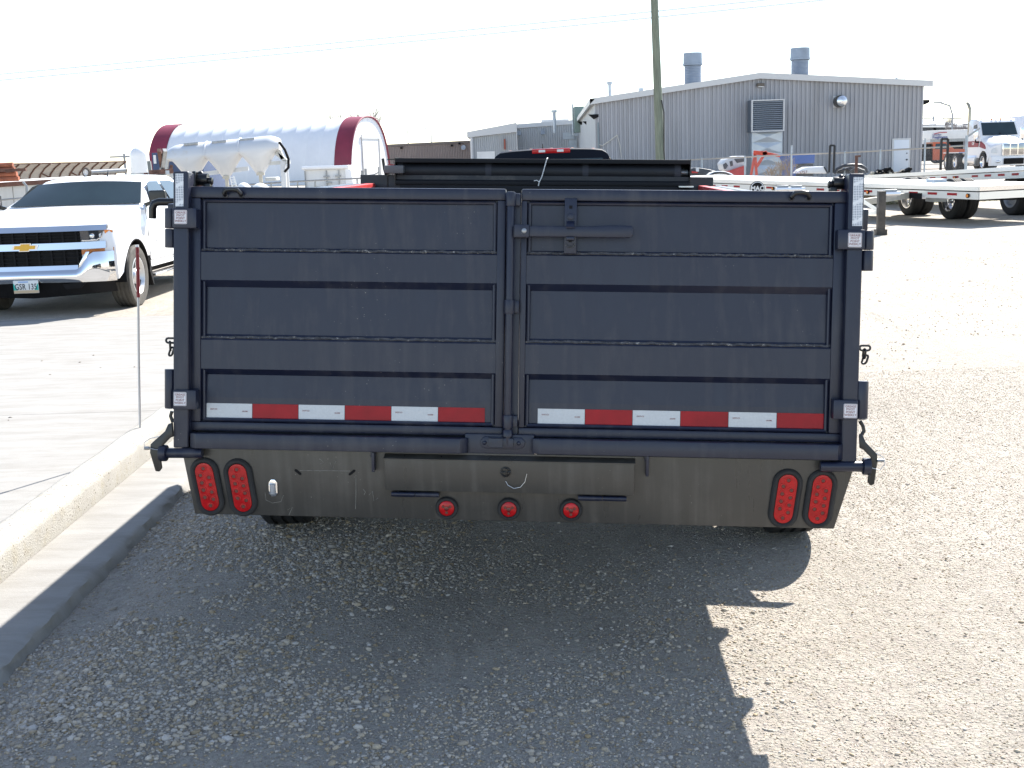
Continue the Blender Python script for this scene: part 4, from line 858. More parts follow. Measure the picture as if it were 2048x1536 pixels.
# steel door, wall fan, wall lamps
dr, X0, X1, Zb, Zt = rectY(1786, 280, 1816, 354, YB, .12, 'door', mat('door_pale', (.66, .70, .76), .5), MBL, .01)
MB().box(X0-.1, X1+.1, YB-.10, YB-.02, Zt+.003, Zt+.09).build('door_frame', TRIM, dr)
for a in (X0-.1, X1+.003): MB().box(a, a+.097, YB-.10, YB-.02, Zb, Zt).build('door_frame', TRIM, dr)
MB().sphere((X1-.12, YB-.17, Zb+.95), .05).build('door_knob', BLACK, dr); MB().sphere((X1-.12, YB-.16, Zb+1.3), .035).build('door_lock', BLACK, dr)
fn_, X0, X1, Zb, Zt = rectY(1665, 192, 1688, 215, YB, .18, 'fan_housing', TRIM, MBL)
c = D(1678, 203, YB-.3); MB().cyl(c, c-Vector((0, .35, 0)), .33, 20).build('fan_ring', BLACK, fn_); MB().lathe([(.30, 0), (.29, .12), (.2, .22), (.02, .27)], c+Vector((.05, -.36, 0)), (0, -1, 0), 20).build('fan_dome', mat('fan_dome', (.75, .76, .77), .25, metal=.8), fn_)
for px, py in ((1520, 170),):
    p = D(px, py, YB-.05); l = MB().box(p.x-.2, p.x+.2, YB-.35, YB-.03, p.z-.09, p.z+.09).build('wall_lamp', mat('lamp_bronze', (.10, .085, .07), .5), MBL, bev=.02)
    MB().box(p.x-.15, p.x+.15, YB-.352, YB-.12, p.z-.12, p.z-.088).build('lamp_lens', WHITEM, l)
for px, py, Y in ((1190, 233, YB-.1), (1176, 246, YB+14), (1164, 246, YB+24), (1852, 204, YB+.5)):
    p = D(px, py, Y); MB().prism([(p.x-.35, Y, p.z+.12), (p.x+.2, Y, p.z+.12), (p.x+.2, Y, p.z-.02), (p.x-.05, Y, p.z-.14)], (0, .4, 0)).build('wall_lamp', BLACKM, MBL)
MB().tube([(D(1198, 289, YB-.12)), D(1205, 291, YB-.12), D(1220, 281, YB-.12), D(1234, 270, YB-.12)], .03, 6).build('scrape_mark', mat('scrape', (.55, .53, .48), .7), MBL)
MB().tube([D(1234, 270, YB-.12), D(1240, 290, YB-.12), D(1243, 315, YB-.12)], .022, 6).build('scrape_mark', MATS['scrape'], MBL)
# roof stacks
STK = mat('stack_blue', (.25, .29, .35), .5, metal=.4, var=.15, vscale=1)
for x0, x1, yt, ym, yb in ((1367, 1404, 106, 131, 176), (1581, 1619, 96, 120, 156)):
    Y = YB+4.5; a, b, cc = D((x0+x1)/2, yt, Y), D((x0+x1)/2, ym, Y), D((x0+x1)/2+1, yb, Y); r = (x1-x0)/2/F*Y
    s_ = MB().lathe([(r, 0), (r*.97, a.z-b.z)], (b.x, Y, b.z), (0, 0, 1), 28).build('roof_stack', STK, MBL)
    MB().lathe([(r*1.04, 0), (r*1.04, .1)], (b.x, Y, b.z), (0, 0, 1), 28).build('stack_band', STK, s_)
    pf = []; nn = 14
    for k in range(nn): z = (b.z-cc.z)*k/nn; dz = (b.z-cc.z)/nn; pf += [(r*.86, z), (r*.90, z+dz*.45), (r*.90, z+dz*.55), (r*.86, z+dz*.99)]
    MB().lathe(pf, (b.x, Y, cc.z), (0, 0, 1), 28).build('stack_duct', STK, s_, smooth=20)
    MB().lathe([(r*1.06, -.6), (r*1.06, .06), (r*.95, .16)], (b.x, Y, cc.z), (0, 0, 1), 28).build('stack_base', STK, s_)
for px, yt, yb, r, cap in ((1219, 163, 197, .07, 1), (1282, 176, 190, .06, 1), (1145, 208, 244, .05, 0), (1108, 220, 240, .11, 1), (1793, 155, 166, .06, 0), (1809, 158, 166, .03, 0)):
    Y = YB+(3 if px > 1180 else 30); a, b = D(px, yt, Y), D(px+1, yb, Y); v = MB().cyl((b.x, Y, b.z-1), (a.x, Y, a.z), r*1.3, 10).build('vent_pipe', GALV, MBL)
    if cap: MB().cyl((a.x, Y, a.z-.18), (a.x, Y, a.z), r*2.2, 10).build('vent_cap', GALV, v)
p = D(1178, 226, YB+30); MB().box(p.x-1.2, p.x+.9, YB+29, YB+31, p.z-1.5, p.z+.5).build('roof_unit', mat('unit_green', (.16, .22, .20), .6), MBL, bev=.03)
# lower annex
YA = 104.
AN = thing('metal_annex', 'lower light grey corrugated annex joined to the left of the shop', 'building', (D(1050, 300, YA).x, YA, .28))
a, b = D(1033, 257, YA), D(1168, 246, YA); ribbed(MB(), (a.x, YA, 0), (b.x+3, YA, 0), .0, .0, lambda t: a.z+(b.z+.1-a.z)*t, 46, .09, (0, -1, 0)).build('front_wall', CLADL, AN, smooth=0)
MB().prism([(a.x-.2, YA-.2, a.z), (b.x+3, YA-.2, b.z+.1), (b.x+3, YA-.2, b.z+.45), (a.x-.2, YA-.2, a.z+.35)], (0, 26, 0)).build('roof', TRIM, AN)
a2, b2 = D(944, 275, YA-4), D(1034, 264, YA-4); ribbed(MB(), (a2.x, YA-4, 0), (b2.x, YA-4, 0), .0, .0, lambda t: a2.z+(b2.z-a2.z)*t, 22, .09, (0, -1, 0)).build('front_wall', CLADL, AN, smooth=0)
MB().prism([(a2.x-.4, YA-4.3, a2.z), (b2.x, YA-4.3, b2.z), (b2.x, YA-4.3, b2.z+.75), (a2.x-.4, YA-4.3, a2.z+.45)], (0, 22, 0)).build('roof', TRIM, AN)
MB().add([(a2.x, YA-4, 0), (a2.x-.2, YA+18, 0), (a2.x-.2, YA+18, a2.z), (a2.x, YA-4, a2.z)], [(0, 1, 2, 3)]).build('side_wall', CLADL, AN)
p = D(944, 300, YA-4.1); MB().cyl((p.x, YA-4.2, 0), (p.x, YA-4.2, a2.z), .12, 8).build('downspout', TRIM, AN)
for px, py in ((1038, 267), (1085, 265), (1149, 261)): rectY(px-4, py-4, px+4, py+4, YA, .35, 'wall_vent', STK, AN)
rectY(954, 303, 990, 330, YA-4, .1, 'overhead_door', WHITEM, AN); rectY(1008, 278, 1011, 299, YA-4.1, .3, 'red_post', mat('rust_red', (.30, .08, .05), .7), AN)
rectY(1082, 240, 1135, 247, YA+12, 2, 'roof_curb', TRIM, AN)
for q in (((1126, 272), (1148, 272)), ((1148, 266), (1172, 264))): a, b = D(*q[0], YA-2), D(*q[1], YA-2); MB().beam(a, b, 1.0, .55).build('elbow_duct', GALV, AN)
a, b = D(1145, 270, YA-2), D(1145, 312, YA-2); MB().beam(a, b, .7, .7, (0, 1, 0)).build('drop_duct', GALV, AN)
a = D(1168, 252, YA-2); MB().lathe([(.65, -.7), (.05, .8)], a, (0, 0, 1), 4).build('duct_hood', GALV, AN)
for px in (1112, 1164): rectY(px-10, 303, px+10, 311, YA-3, 1.2, 'condenser', BLACKM, AN)
# long beige building
YE = 125.
BG = thing('beige_building', 'long low beige corrugated building behind the rolled tarp', 'building', (D(860, 300, YE).x, YE, .3))
a, b = D(772, 294, YE), D(944, 285, YE); ribbed(MB(), (a.x, YE, 0), (b.x+2, YE, 0), 0, 0, lambda t: a.z+(b.z-a.z)*t, 64, .08, (0, -1, 0)).build('front_wall', BEIGE, BG, smooth=0)
MB().prism([(a.x, YE-.2, a.z), (b.x+2, YE-.2, b.z), (b.x+2, YE-.2, b.z+.25), (a.x, YE-.2, a.z+.25)], (0, 30, 0)).build('roof', FASC, BG)
for px, py in ((803, 296), (904, 291), (919, 287)): rectY(px-2, py-2, px+2, py+2, YE, .4, 'wall_lamp', BLACKM, BG)
p = D(927, 295, YE); MB().cyl((p.x, YE-.4, p.z), (p.x, YE, p.z), .24, 14).build('wall_fan', STK, BG)
for px, yt in ((815, 255), (862, 258)):
    L_ = thing('lamp_post', 'faint lamp post standing %s behind the beige roof' % ('nearer the arch building' if px < 830 else 'nearer the shop'), 'lamp post', (D(px, 300, 170).x, 170, 0), group='lamp posts behind the beige roof')
    a = D(px, yt, 170); MB().tube([(a.x, 170, 0), (a.x, 170, a.z-.5), (a.x-.2, 170, a.z), (a.x-.9, 170, a.z+.1)], .09, 6).build('pole', mat('pole_pale', (.5, .52, .55), .5), L_)
    MB().box(a.x-1.5, a.x-.85, 169.9, 170.1, a.z, a.z+.12).build('lamp_head', MATS['pole_pale'], L_)

# white fabric arch building with red end bands
YF = 104.
FAB = mat('white_fabric', (.74, .75, .78), .55, var=.04, vscale=.6); FABR = mat('red_fabric', (.20, .02, .045), .5, var=.15, vscale=.7)
ac = D(743, 372, YF); ac.z = .2; topz = D(743, 233, YF).z; ax_ = Vector((-.965, .262, 0)).normalized(); wv = Vector((.262, .965, 0)).normalized(); HW = 4.6; AL = 18.6
ARB = thing('fabric_building', 'white fabric arch building with dark red end bands', 'building', (ac.x, ac.y, .2), 0)
def arch_pt(s, t):                                     # s along, t -1..1 across
    a = math.pi*(1-(t+1)/2); ex = .82; c_, s_ = math.cos(a), math.sin(a)
    return ac+ax_*s+wv*(HW*math.copysign(abs(c_)**ex, c_))+Vector((0, 0, (topz-.2)*abs(s_)**.9))
tt = list(np.linspace(-1, 1, 41))
bays = np.linspace(1.4, AL-1.6, 13)
for k in range(12):
    s0, s1 = bays[k], bays[k+1]
    MB().grid(lambda s, t: arch_pt(s, t)+(Vector((0, 0, .0))-wv*0)+(arch_pt(s, t)-ac-ax_*s).normalized()*(-.12*math.sin(math.pi*(s-s0)/(s1-s0))), [s0+(s1-s0)*j/4 for j in range(5)], tt).build('roof_bay', FAB, ARB, smooth=50)
for s0, s1 in ((0, 1.4), (AL-1.6, AL)): MB().grid(lambda s, t: arch_pt(s, t)+(arch_pt(s, t)-ac-ax_*s).normalized()*.05, [s0, (s0+s1)/2, s1], tt).build('end_band', FABR, ARB, smooth=50)
for s in (.02, AL-.05): MB().add([arch_pt(s, t) for t in tt], [tuple(range(41))]).build('end_wall', FAB, ARB)
MB().tube([arch_pt(-.03, t)*1.0 for t in tt], .09, 6).build('end_trim', FABR, ARB)
MB().prism([ac-ax_*.08+wv*(-1.7)+Vector((0, 0, z)) for z in (0, 3.8)]+[ac-ax_*.08+wv*2.0+Vector((0, 0, z)) for z in (3.8, 0)], ax_*.06).build('overhead_door', WHITEM, ARB)
for z in (3.8,): MB().prism([ac-ax_*.14+wv*(-1.9)+Vector((0, 0, z+d)) for d in (0, .3)]+[ac-ax_*.14+wv*2.2+Vector((0, 0, z+d)) for d in (.3, 0)], ax_*.1).build('door_header', TRIM, ARB)
MB().prism([ac-ax_*.14+wv*2.02+Vector((0, 0, z)) for z in (0, 3.8)]+[ac-ax_*.14+wv*2.2+Vector((0, 0, z)) for z in (3.8, 0)], ax_*.1).build('door_jamb', TRIM, ARB)

# ================================================================== POLES AND WIRES
POLE = mat('pole_wood', (.17, .19, .145), .85, var=.3, vscale=3, stretch=(6, 6, .5), bump=.5, bscale=20)
yp = 40.; a, b, c = D(1311, 60, yp), D(1321, 330, yp), D(1322, 360, yp)
up_ = thing('utility_pole', 'greenish wooden utility pole in front of the shop', 'pole', (c.x, yp, .1))
dv = (a-b).normalized(); MB().lathe([(.155, -1.6), (.15, 0), (.125, (a-b).length), (.11, (a-b).length+3)], b, dv, 20).build('trunk', POLE, up_)
MB().tube([D(1323, 200, yp-.2), D(1328, 225, yp-.2), D(1328, 300, yp-.2), D(1330, 335, yp-.2)], .025, 8).build('cable', BLACK, up_)
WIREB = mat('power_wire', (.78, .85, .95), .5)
for (x0, y0, x1, y1, y2, w) in ((-40, 152.5, 430, 118, 76, 'upper'), (-40, 164.5, 430, 131, 78, 'lower')):
    pts = []
    for k in range(25):
        t = k/24; X = x0+(2300-x0)*t
        Ycurve = y0+(y1-y0)*((X-x0)/(430-x0))*.92+((X-x0)/470)**2*-2.
        pts.append(D(X, y0-.0905*(X-x0)-4e-6*(X-x0)**2, 60-12*t))
    tag(MB().tube(pts, .04, 6).build('power_line', WIREB), '%s of the two pale power lines crossing the sky' % w, 'power line', 'power lines overhead')
def far_pole(px, yt, yb, Y, label, arms=True, par=None):
    a, b = D(px, yt, Y), D(px, yb, Y); t = thing('utility_pole', label, 'pole', (a.x, Y, .3), group='far utility poles'); m = mat('far_pole', (.28, .30, .33), .8)
    MB().cyl((a.x, Y, .0), (a.x, Y, a.z), .11, 8).build('trunk', m, t)
    if arms:
        MB().box(a.x-1.3, a.x+1.3, Y-.08, Y+.08, a.z-.35, a.z-.2).build('crossarm', m, t)
        for d in (-1, .8): MB().cyl((a.x+d, Y, a.z-3.3), (a.x+d, Y, a.z-2.0), .28, 8).build('transformer', m, t)
far_pole(248, 307, 350, 110, 'small far utility pole beyond the curved steel windbreak')
far_pole(1867, 232, 255, 160, 'far utility pole with transformers just right of the shop')
far_pole(1905, 233, 252, 165, 'far utility pole with transformers beside the tall lamp post')
a = D(1906, 205, 120); t = thing('lamp_post', 'tall thin street lamp post right of the shop', 'lamp post', (a.x, 120, .3))
MB().tube([(a.x, 120, 0), (a.x, 120, a.z-1.2), (a.x-.3, 120, a.z-.3), (a.x-1.2, 120, a.z)], .09, 8).build('pole', MATS['far_pole'], t); MB().box(a.x-1.9, a.x-1.1, 119.9, 120.1, a.z-.05, a.z+.1).build('lamp_head', MATS['far_pole'], t)

# ================================================================== LEFT BACKGROUND
RUST = mat('rust', (.12, .06, .045), .8, var=.35, vscale=6)
OLDW = mat('old_white_steel', (.50, .51, .50), .65, var=.1, vscale=1.2, stretch=(3, 3, .4), dirt=(.26, .14, .08), dscale=1.6, dlo=.63, dhi=.72)
# long weathered steel bin behind the white pickup
a, b = D(-260, 381, 25), D(262, 349, 30)
BN = thing('storage_container', 'long weathered white steel container with rust behind the white pickup', 'container', ((a.x+b.x)/2, 28, .07))
dv = Vector((b.x-a.x, b.y-a.y, 0)); Lc = dv.length; dv.normalize(); nv = Vector((-dv.y, dv.x, 0))
for k in range(10):
    p, q = a+(b-a)*(k/10), a+(b-a)*((k+1)/10)-dv*.02
    MB().prism([(p.x, p.y, .1), (q.x, q.y, .1), (q.x, q.y, q.z-.1), (p.x, p.y, p.z-.1)], nv*.04).build('side_panel', OLDW, BN)
MB().prism([a+Vector((0, 0, -.10))-nv*.04, b+Vector((0, 0, -.10))-nv*.04, b-nv*.04, a-nv*.04], nv*.12).build('top_rail', RUST, BN)
MB().prism([a+nv*.1-Vector((0, 0, .05)), b+nv*.1-Vector((0, 0, .05)), b+nv*.1, a+nv*.1], nv*2.3).build('top_sheet', WHITEM, BN)
MB().prism([(b.x, b.y, .1), (b.x, b.y, b.z-.1), (b.x, b.y, b.z-.1)+nv*2.4 if False else (b.x+nv.x*2.4, b.y+nv.y*2.4, b.z-.1), (b.x+nv.x*2.4, b.y+nv.y*2.4, .1)], -dv*.04).build('end_panel', OLDW, BN)
# things lying on the container
def up_on(px, py, k=.5): p = D(px, py, 27.2); return p
PP = thing('pipe_stack', 'stack of orange pipes lying on top of the white container', 'pipes', D(20, 358, 27.2))
for r in range(4):
    for c in range(5):
        o = nv*(.12*c)+Vector((0, 0, .10*r)); p, q = D(-60, 361, 27)+o, D(38-3*r, 357, 27)+o; MB().cyl(p, q, .055, 8).build('pipe', mat('pipe_orange', (.30, .10, .055), .7, var=.3, vscale=5), PP)
for q in ((-30, 52), (12, 40)): MB().beam(D(q[0], 343, 26.9), D(q[1], 339, 26.9), .06, .06).build('loose_bar', RUST, PP)
c = D(165, 347, 28.5); t = thing('spare_wheel', 'old wheel lying upright on the white container', 'wheel', c); wheel(t, c+Vector((0, .3, .02)), .12, .08, .07, -1, WHITEM, mat('old_tyre', (.12, .10, .085), .8), yaw=R_(65), name='tyre')
t = thing('culvert_pipe', 'grey metal pipe lying beside the wheel on the container', 'pipe', D(215, 347, 29.5)); MB().lathe([(.06, 0), (.06, (D(251, 341, 29.8)-D(182, 345, 29.2)).length)], D(182, 345, 29.2), D(250, 341, 29.8)-D(182, 345, 29.2), 14).build('pipe_body', STEEL, t); p = D(251, 341, 29.8); MB().cyl(p, p+(D(251, 341, 29.8)-D(182, 345, 29.2)).normalized()*.02, .05, 14).build('pipe_mouth', BLACKM, t)
# curved steel windbreak
SHE = mat('windbreak_sheet', (.44, .42, .40), .6, var=.1, vscale=1, stretch=(.3, 1, 6))
a, b = D(-120, 331, 44), D(253, 323, 52); WB = thing('windbreak', 'curved steel windbreak with rust red ribs behind the container', 'windbreak', ((a.x+b.x)/2, 48, .1))
prof = [(0, -3), (0, -1.05), (.06, -.75), (.22, -.42), (.5, -.18), (.85, 0)]
d2 = (b-a).normalized(); n2 = Vector((-d2.y, d2.x, 0)).normalized()
MB().grid(lambda t, k: a.lerp(b, t)+n2*(.9-prof[k][0])+Vector((0, 0, prof[k][1])), [0, 1], list(range(6))).build('sheet', SHE, WB, smooth=60)
MB().beam(a+n2*.05, b+n2*.05, .06, .05).build('edge_rail', RUST, WB)
for k in range(19):
    c = a.lerp(b, k/18.); MB().tube([c+n2*(.87-y)+Vector((0, 0, z)) for y, z in prof], .035, 5).build('rib', RUST, WB)
for k in (3, 7, 10, 13, 16):
    c = a.lerp(b, k/18.); MB().tube([c+n2*.7+Vector((0, 0, -.35)), c+d2*1.5+Vector((0, -.2, -1.2))], .03, 5).build('brace', RUST, WB)
# rail fence in front of the container
t = thing('wire_fence', 'thin rail fence with bent barbed arm before the container', 'fence', D(20, 400, 23)); MB().tube([D(-60, 405, 23), D(62, 395, 23)], .018, 6).build('rail', STEEL, t); MB().tube([D(46, 364, 23), D(53, 372, 23), D(56, 440, 23)], .025, 6).build('post', STEEL, t)
# white dome topped tank and blue container
p = D(282, 350, 40); t = thing('dome_tank', 'tall white dome topped tank left of the arch building', 'tank', (p.x, 40, .1)); zt2 = D(282, 293, 40).z; rr = 18.5/F*40
MB().lathe([(rr, 0), (rr, zt2-rr*1.0-.1)]+[(rr*math.cos(R_(q)), zt2-rr-.1+rr*math.sin(R_(q))) for q in range(10, 90, 10)]+[(.01, zt2-.1)], (p.x, 40, .1), (0, 0, 1), 24).build('tank_shell', WHITE, t)
MB().beam(D(298, 322, 38.5), D(303, 362, 38.5), .10, .10).build('support_post', mat('post_grey', (.16, .18, .18), .7), t)
p = D(313, 340, 58); t = thing('shipping_container', 'dark blue container between the dome tank and the arch', 'container', (p.x, 58, .1)); q = D(303, 306, 58); MB().box(q.x, q.x+2.4, 58, 64, .1, q.z).build('box', mat('blue_steel', (.045, .07, .14), .6, var=.2), t, bev=.02); MB().box(q.x+.08, q.x+.2, 57.95, 58, q.z-.5, q.z-.1).build('placard', WHITEM, t)
# rusty chassis clutter
t = thing('scrapped_trailer', 'pale rusty trailer frame between the container and tanker', 'scrap', D(310, 360, 33))
for x0, y0, x1, y1, m in ((255, 352, 345, 346, OLDW), (300, 345, 345, 342, RUST), (285, 362, 345, 352, OLDW), (318, 300, 326, 345, RUST), (330, 300, 322, 352, STEEL), (312, 350, 312, 366, RUST), (265, 350, 265, 362, OLDW), (292, 350, 292, 362, RUST), (335, 345, 335, 362, OLDW)):
    MB().beam(D(x0, y0, 33), D(x1, y1, 33.5), .10, .12).build('frame_bar', m, t)
# pneumatic hopper tanker
TK = mat('tank_white', (.55, .57, .60), .35, var=.05, vscale=.6, coat=.2, dirt=(.5, .46, .38), dscale=1.1, dlo=.6, dhi=.8)
YT = 47.; sc = YT/F
p0, p1 = D(338, 305, YT), D(560, 283, YT); axd = (p1-p0).normalized(); Lt = (p1-p0).length; pc = (p0+p1)/2
TKR = thing('tanker_trailer', 'pale grey pneumatic tanker trailer with three hopper cones', 'trailer', (pc.x, YT, .15))
zup = Vector((0, 0, 1)); latd = axd.cross(zup).normalized()*-1
rad = .62
def tank_pt(s, a):
    """s 0..1 along, a angle round: upper half round, lower half drawn down into three hoppers"""
    endk = min(1, min(s, 1-s)/.10); rr_ = rad*(.72+.28*math.sin(endk*math.pi/2))
    x = math.cos(a)*rr_; z = math.sin(a)*rr_*.82
    if z < 0:
        u = (s-.04)/.92*3; fr = u-math.floor(u); hop = max(0, 1-abs(fr-.5)*2.0); dep = .12+1.0*min(hop, .82)
        if s < .04 or s > .96: dep = .12
        k = -z/(rad*.82); z *= dep/.51; x *= 1-.75*min(1, hop*1.15)*k**2 if s > .04 and s < .96 else 1
    return p0+axd*(s*Lt)+latd*x+zup*(z-.25)
ss = list(np.linspace(0, 1, 73)); aa = list(np.linspace(math.pi/2, math.pi/2+2*math.pi, 41))
m_ = MB().grid(tank_pt, ss, aa); m_.add([tank_pt(0, a) for a in aa[:-1]], [tuple(range(40))]); m_.add([tank_pt(1, a) for a in aa[:-1]], [tuple(range(40))])
m_.build('tank', TK, TKR, smooth=40)
for s in (.35, .65):
    MB().tube([tank_pt(s, a)+(tank_pt(s, a)-(p0+axd*(s*Lt)+zup*-.25)).normalized()*.012 for a in np.linspace(-.05, math.pi+.05, 21)], .03, 6).build('band', TK, TKR)
for px, py in ((385, 287), (441, 283), (497, 278)):
    c = D(px, py, YT-.1); MB().beam(c-axd*.28+zup*-.02, c+axd*.28+zup*-.02, .55, .10).build('hatch', STEEL, TKR, bev=.02)
for k in range(3):
    s = .04+.92*(k+.5)/3; c = p0+axd*(s*Lt)+zup*(-1.20); 
    MB().cyl(c+zup*.12, c, .16, 12).cyl(c, c-zup*.35, .07, 10).sphere(c-zup*.38, .11, .11, .07).build('outlet', mat('valve_cream', (.50, .47, .40), .6), TKR)
MB().beam(D(405, 348, YT+.2), D(497, 337, YT+.2), .12, .16).build('frame_rail', TK, TKR)
for q in ((( 520, 328), (580, 324)), ((545, 300), (572, 322)), ((558, 300), (566, 318))): MB().beam(D(*q[0], YT), D(*q[1], YT), .16, .14).build('rear_frame', OLDW, TKR)
MB().beam(D(566, 322, YT), D(569, 375, YT), .18, .18, (0, 1, 0)).build('rear_leg', TK, TKR); MB().beam(D(573, 330, YT+1.5), D(577, 375, YT+1.5), .1, .1, (0, 1, 0)).build('rear_leg', TK, TKR)
MB().tube([D(552, 285, YT-.3), D(560, 286, YT-.3), D(570, 300, YT-.3), D(577, 318, YT-.3), D(577, 335, YT-.3), D(569, 344, YT-.3)], .05, 8).build('hose', BLACKM, TKR)
MB().beam(D(337, 300, YT), D(326, 345, YT), .08, .08, (0, 1, 0)).build('front_pipe', STEEL, TKR); MB().beam(D(334, 320, YT), D(331, 348, YT), .14, .14, (0, 1, 0)).build('front_leg', OLDW, TKR); MB().beam(D(343, 330, YT), D(340, 348, YT), .1, .1, (0, 1, 0)).build('front_leg', RUST, TKR)
MB().box(*[v for pr in zip((D(530, 362, YT).x, YT, D(530, 362, YT).z), (D(552, 352, YT).x, YT+.8, D(552, 354, YT).z)) for v in pr]).build('fender', OLDW, TKR, bev=.05)
# ladder and white heaps near it
t = thing('step_ladder', 'small white step ladder leaning under the tanker', 'ladder', D(465, 370, YT-1))
for q in (((460, 352), (465, 375)), ((467, 352), (474, 375))): MB().beam(D(*q[0], YT-1), D(*q[1], YT-1), .05, .05).build('rail', WHITEM, t)
for k in range(4): MB().beam(D(461+k*1.4, 355+k*5, YT-1), D(468+k*1.7, 354.5+k*5, YT-1), .04, .04).build('rung', WHITEM, t)
for px, py, w, lab in ((487, 365, 22, 'left of two white covered heaps under the tanker'), (520, 366, 26, 'right of two white covered heaps under the tanker')):
    c = D(px, 376, YT-3); z = D(px, py, YT-3).z; r = w/F*(YT-3)
    m_ = MB(); m_.grid(lambda a, q: (c.x+math.cos(a)*r*math.sin(q)*(1+.08*math.sin(3*a)), YT-3+math.sin(a)*r*math.sin(q), .1+(z-.1)*max(0, math.cos(q))**.6), list(np.linspace(0, 2*math.pi, 20)), list(np.linspace(0.02, math.pi/2, 8)))
    tag(m_.build('covered_heap', WHITEM, smooth=60), lab, 'heap', 'white covered heaps')
# white utility trailer box by the arch
q0, q1 = D(608, 342, 60), D(688, 336, 60); t = thing('utility_trailer', 'white rounded utility box trailer beside the arch building', 'trailer', ((q0.x+q1.x)/2, 60, .15))
MB().box(q0.x, q1.x+.1, 60, 62.2, .4, q0.z+.08).build('box', WHITEM, t, bev=.08, seg=3); MB().box(q0.x-.1, q1.x+.25, 59.8, 62.4, q0.z+.05, q0.z+.22).build('roof', WHITE, t, bev=.07, seg=3)
MB().prism([(q1.x+.05, 59.9, .4), (q1.x+.5, 59.9, .4), (q1.x+.35, 59.9, q1.z-.1), (q1.x+.05, 59.9, q1.z+.1)], (0, 2.4, 0)).build('nose', WHITE, t, bev=.05)
for px, w in ((610, 1), (653, 1), (678, 1)): p = D(px, 352, 59.95); MB().box(p.x-.02, p.x+.02, 59.9, 59.99, .5, q0.z).build('door_seam', STEEL, t)
for px, py in ((653, 353), (676, 352), (658, 365)): p = D(px, py, 59.9); MB().box(p.x-.14, p.x+.14, 59.85, 59.95, p.z-.04, p.z+.04).build('latch', STEEL, t)
for s in (.3, .8): p = q0.lerp(q1, s); wheel(t, (p.x, 59.95, .15+.33), .33, .2, .2, -1, STEEL, yaw=R_(90), name='wheel')
# wire fence with gate posts before the arch
t = thing('chain_fence', 'thin wire fence with steel gate posts before the arch building', 'fence', D(720, 370, 52))
MB().tube([D(455, 372, 52), D(590, 363, 52), D(733, 356, 52)], .035, 6).build('top_rail', STEEL, t)
for px, y0 in ((542, 364), (595, 362), (630, 362), (714, 357)): MB().cyl(D(px, y0, 52), D(px+1, 392, 52), .035, 6).build('post', STEEL, t)
for px, y0 in ((724, 341), (731, 337), (757, 334)): MB().cyl(D(px, y0, 52), D(px+3, 392, 52), .055 if px < 740 else .03, 8).build('gate_post', STEEL, t)
MB().tube([D(733, 351, 52), D(748, 349, 52), D(757, 345, 52)], .025, 5).build('gate_rail', STEEL, t)

# ================================================================== RIGHT BACKGROUND
def flatbed(name, label, c0, c1, depthv, group, blocks, logo=False, slotpx=None):
    """c0 = near left corner of the deck top, c1 = far left corner"""
    c0, c1 = Vector(c0), Vector(c1); d = (c1-c0); Lb = d.length; d.normalize(); w = Vector((d.y, -d.x, 0)).normalized()*2.5
    t = thing(name, label, 'trailer', ((c0+c1+w)/2*1.0).to_3d()*1.0, 0, group); t.matrix_basis = Matrix.Translation(((c0.x+c1.x+w.x)/2, (c0.y+c1.y+w.y)/2, 0))
    z = Vector((0, 0, 1)); wn = w.normalized()
    for k in range(8):                                                # deck planks run lengthwise
        a, b = c0+w*(k/8+.003), c0+w*((k+1)/8-.003)
        MB().prism([a, b, b-z*(.045+.0*k), a-z*.045], d*Lb).build('deck_plank', ALUD, t)
    MB().prism([c0-wn*.03+z*.004, c0-wn*.03-z*.10, c0-wn*.0-z*.10, c0+z*.004], d*Lb).build('side_rail', ALU, t)
    MB().prism([c0-wn*.032-z*.104, c0-wn*.032-z*.122, c0-z*.122, c0-z*.104], d*Lb).build('rail_groove', BLACKM, t)
    MB().prism([c0-wn*.03-z*.126, c0-wn*.03-z*.29, c0-z*.29, c0-z*.126], d*Lb).build('side_rail', mat('alu_side', (.66, .66, .64), .4, metal=.4), t)
    MB().prism([c0-d*.03+z*.004, c0-d*.03-z*.10, c0-d*.03-z*.10+w, c0-d*.03+z*.004+w], d*.028).build('end_rail', CHROME, t)
    MB().prism([c0-d*.032-z*.104, c0-d*.032-z*.122, c0-d*.032-z*.122+w, c0-d*.032-z*.104+w], d*.028).build('rail_groove', BLACKM, t)
    MB().prism([c0-d*.03-z*.126, c0-d*.03-z*.29, c0-d*.03-z*.29+w, c0-d*.03-z*.126+w], d*.028).build('end_rail', ALU, t)
    k = 0; s = .62
    while s < Lb-.4 and k < blocks:
        a = c0+d*s-wn*.036-z*.215
        MB().prism([a, a+d*.30, a+d*.30+z*.055, a+z*.055], wn*.004).build('reflective_tape', TAPER, t)
        s += .62+(.35 if k % 4 == 3 else 0); k += 1
    for s in (.28, 3.6, 7.5, 11):
        a = c0+d*s-wn*.03-z*.21; m = MB().cyl(a, a-wn*.03, .05, 14).build('marker_light', BLACKM, t); MB().cyl(a-wn*.03, a-wn*.04, .036, 12).build('lens', AMBER, m)
    for s in (.75,):
        b0 = c0+w*s
    for fx in (.3, .7):                                                # main beams
        b0 = c0+w*fx-z*.30+d*5.2; MB().prism([b0, b0+wn*.14, b0+wn*.14-z*.22, b0-z*.22], d*(Lb-5.2)).build('main_beam', mat('beam_cream', (.46, .43, .36), .6, var=.1), t)
    return t, d, wn, Lb
n0, n1 = D(1958, 373, 27), D(1300, 355, 40)
FB, fd, fw_, fl_ = flatbed('flatbed_trailer', 'nearer aluminium flatbed trailer with landing leg and red tape', n0, n1, 0, 'aluminium flatbed trailers', 22)
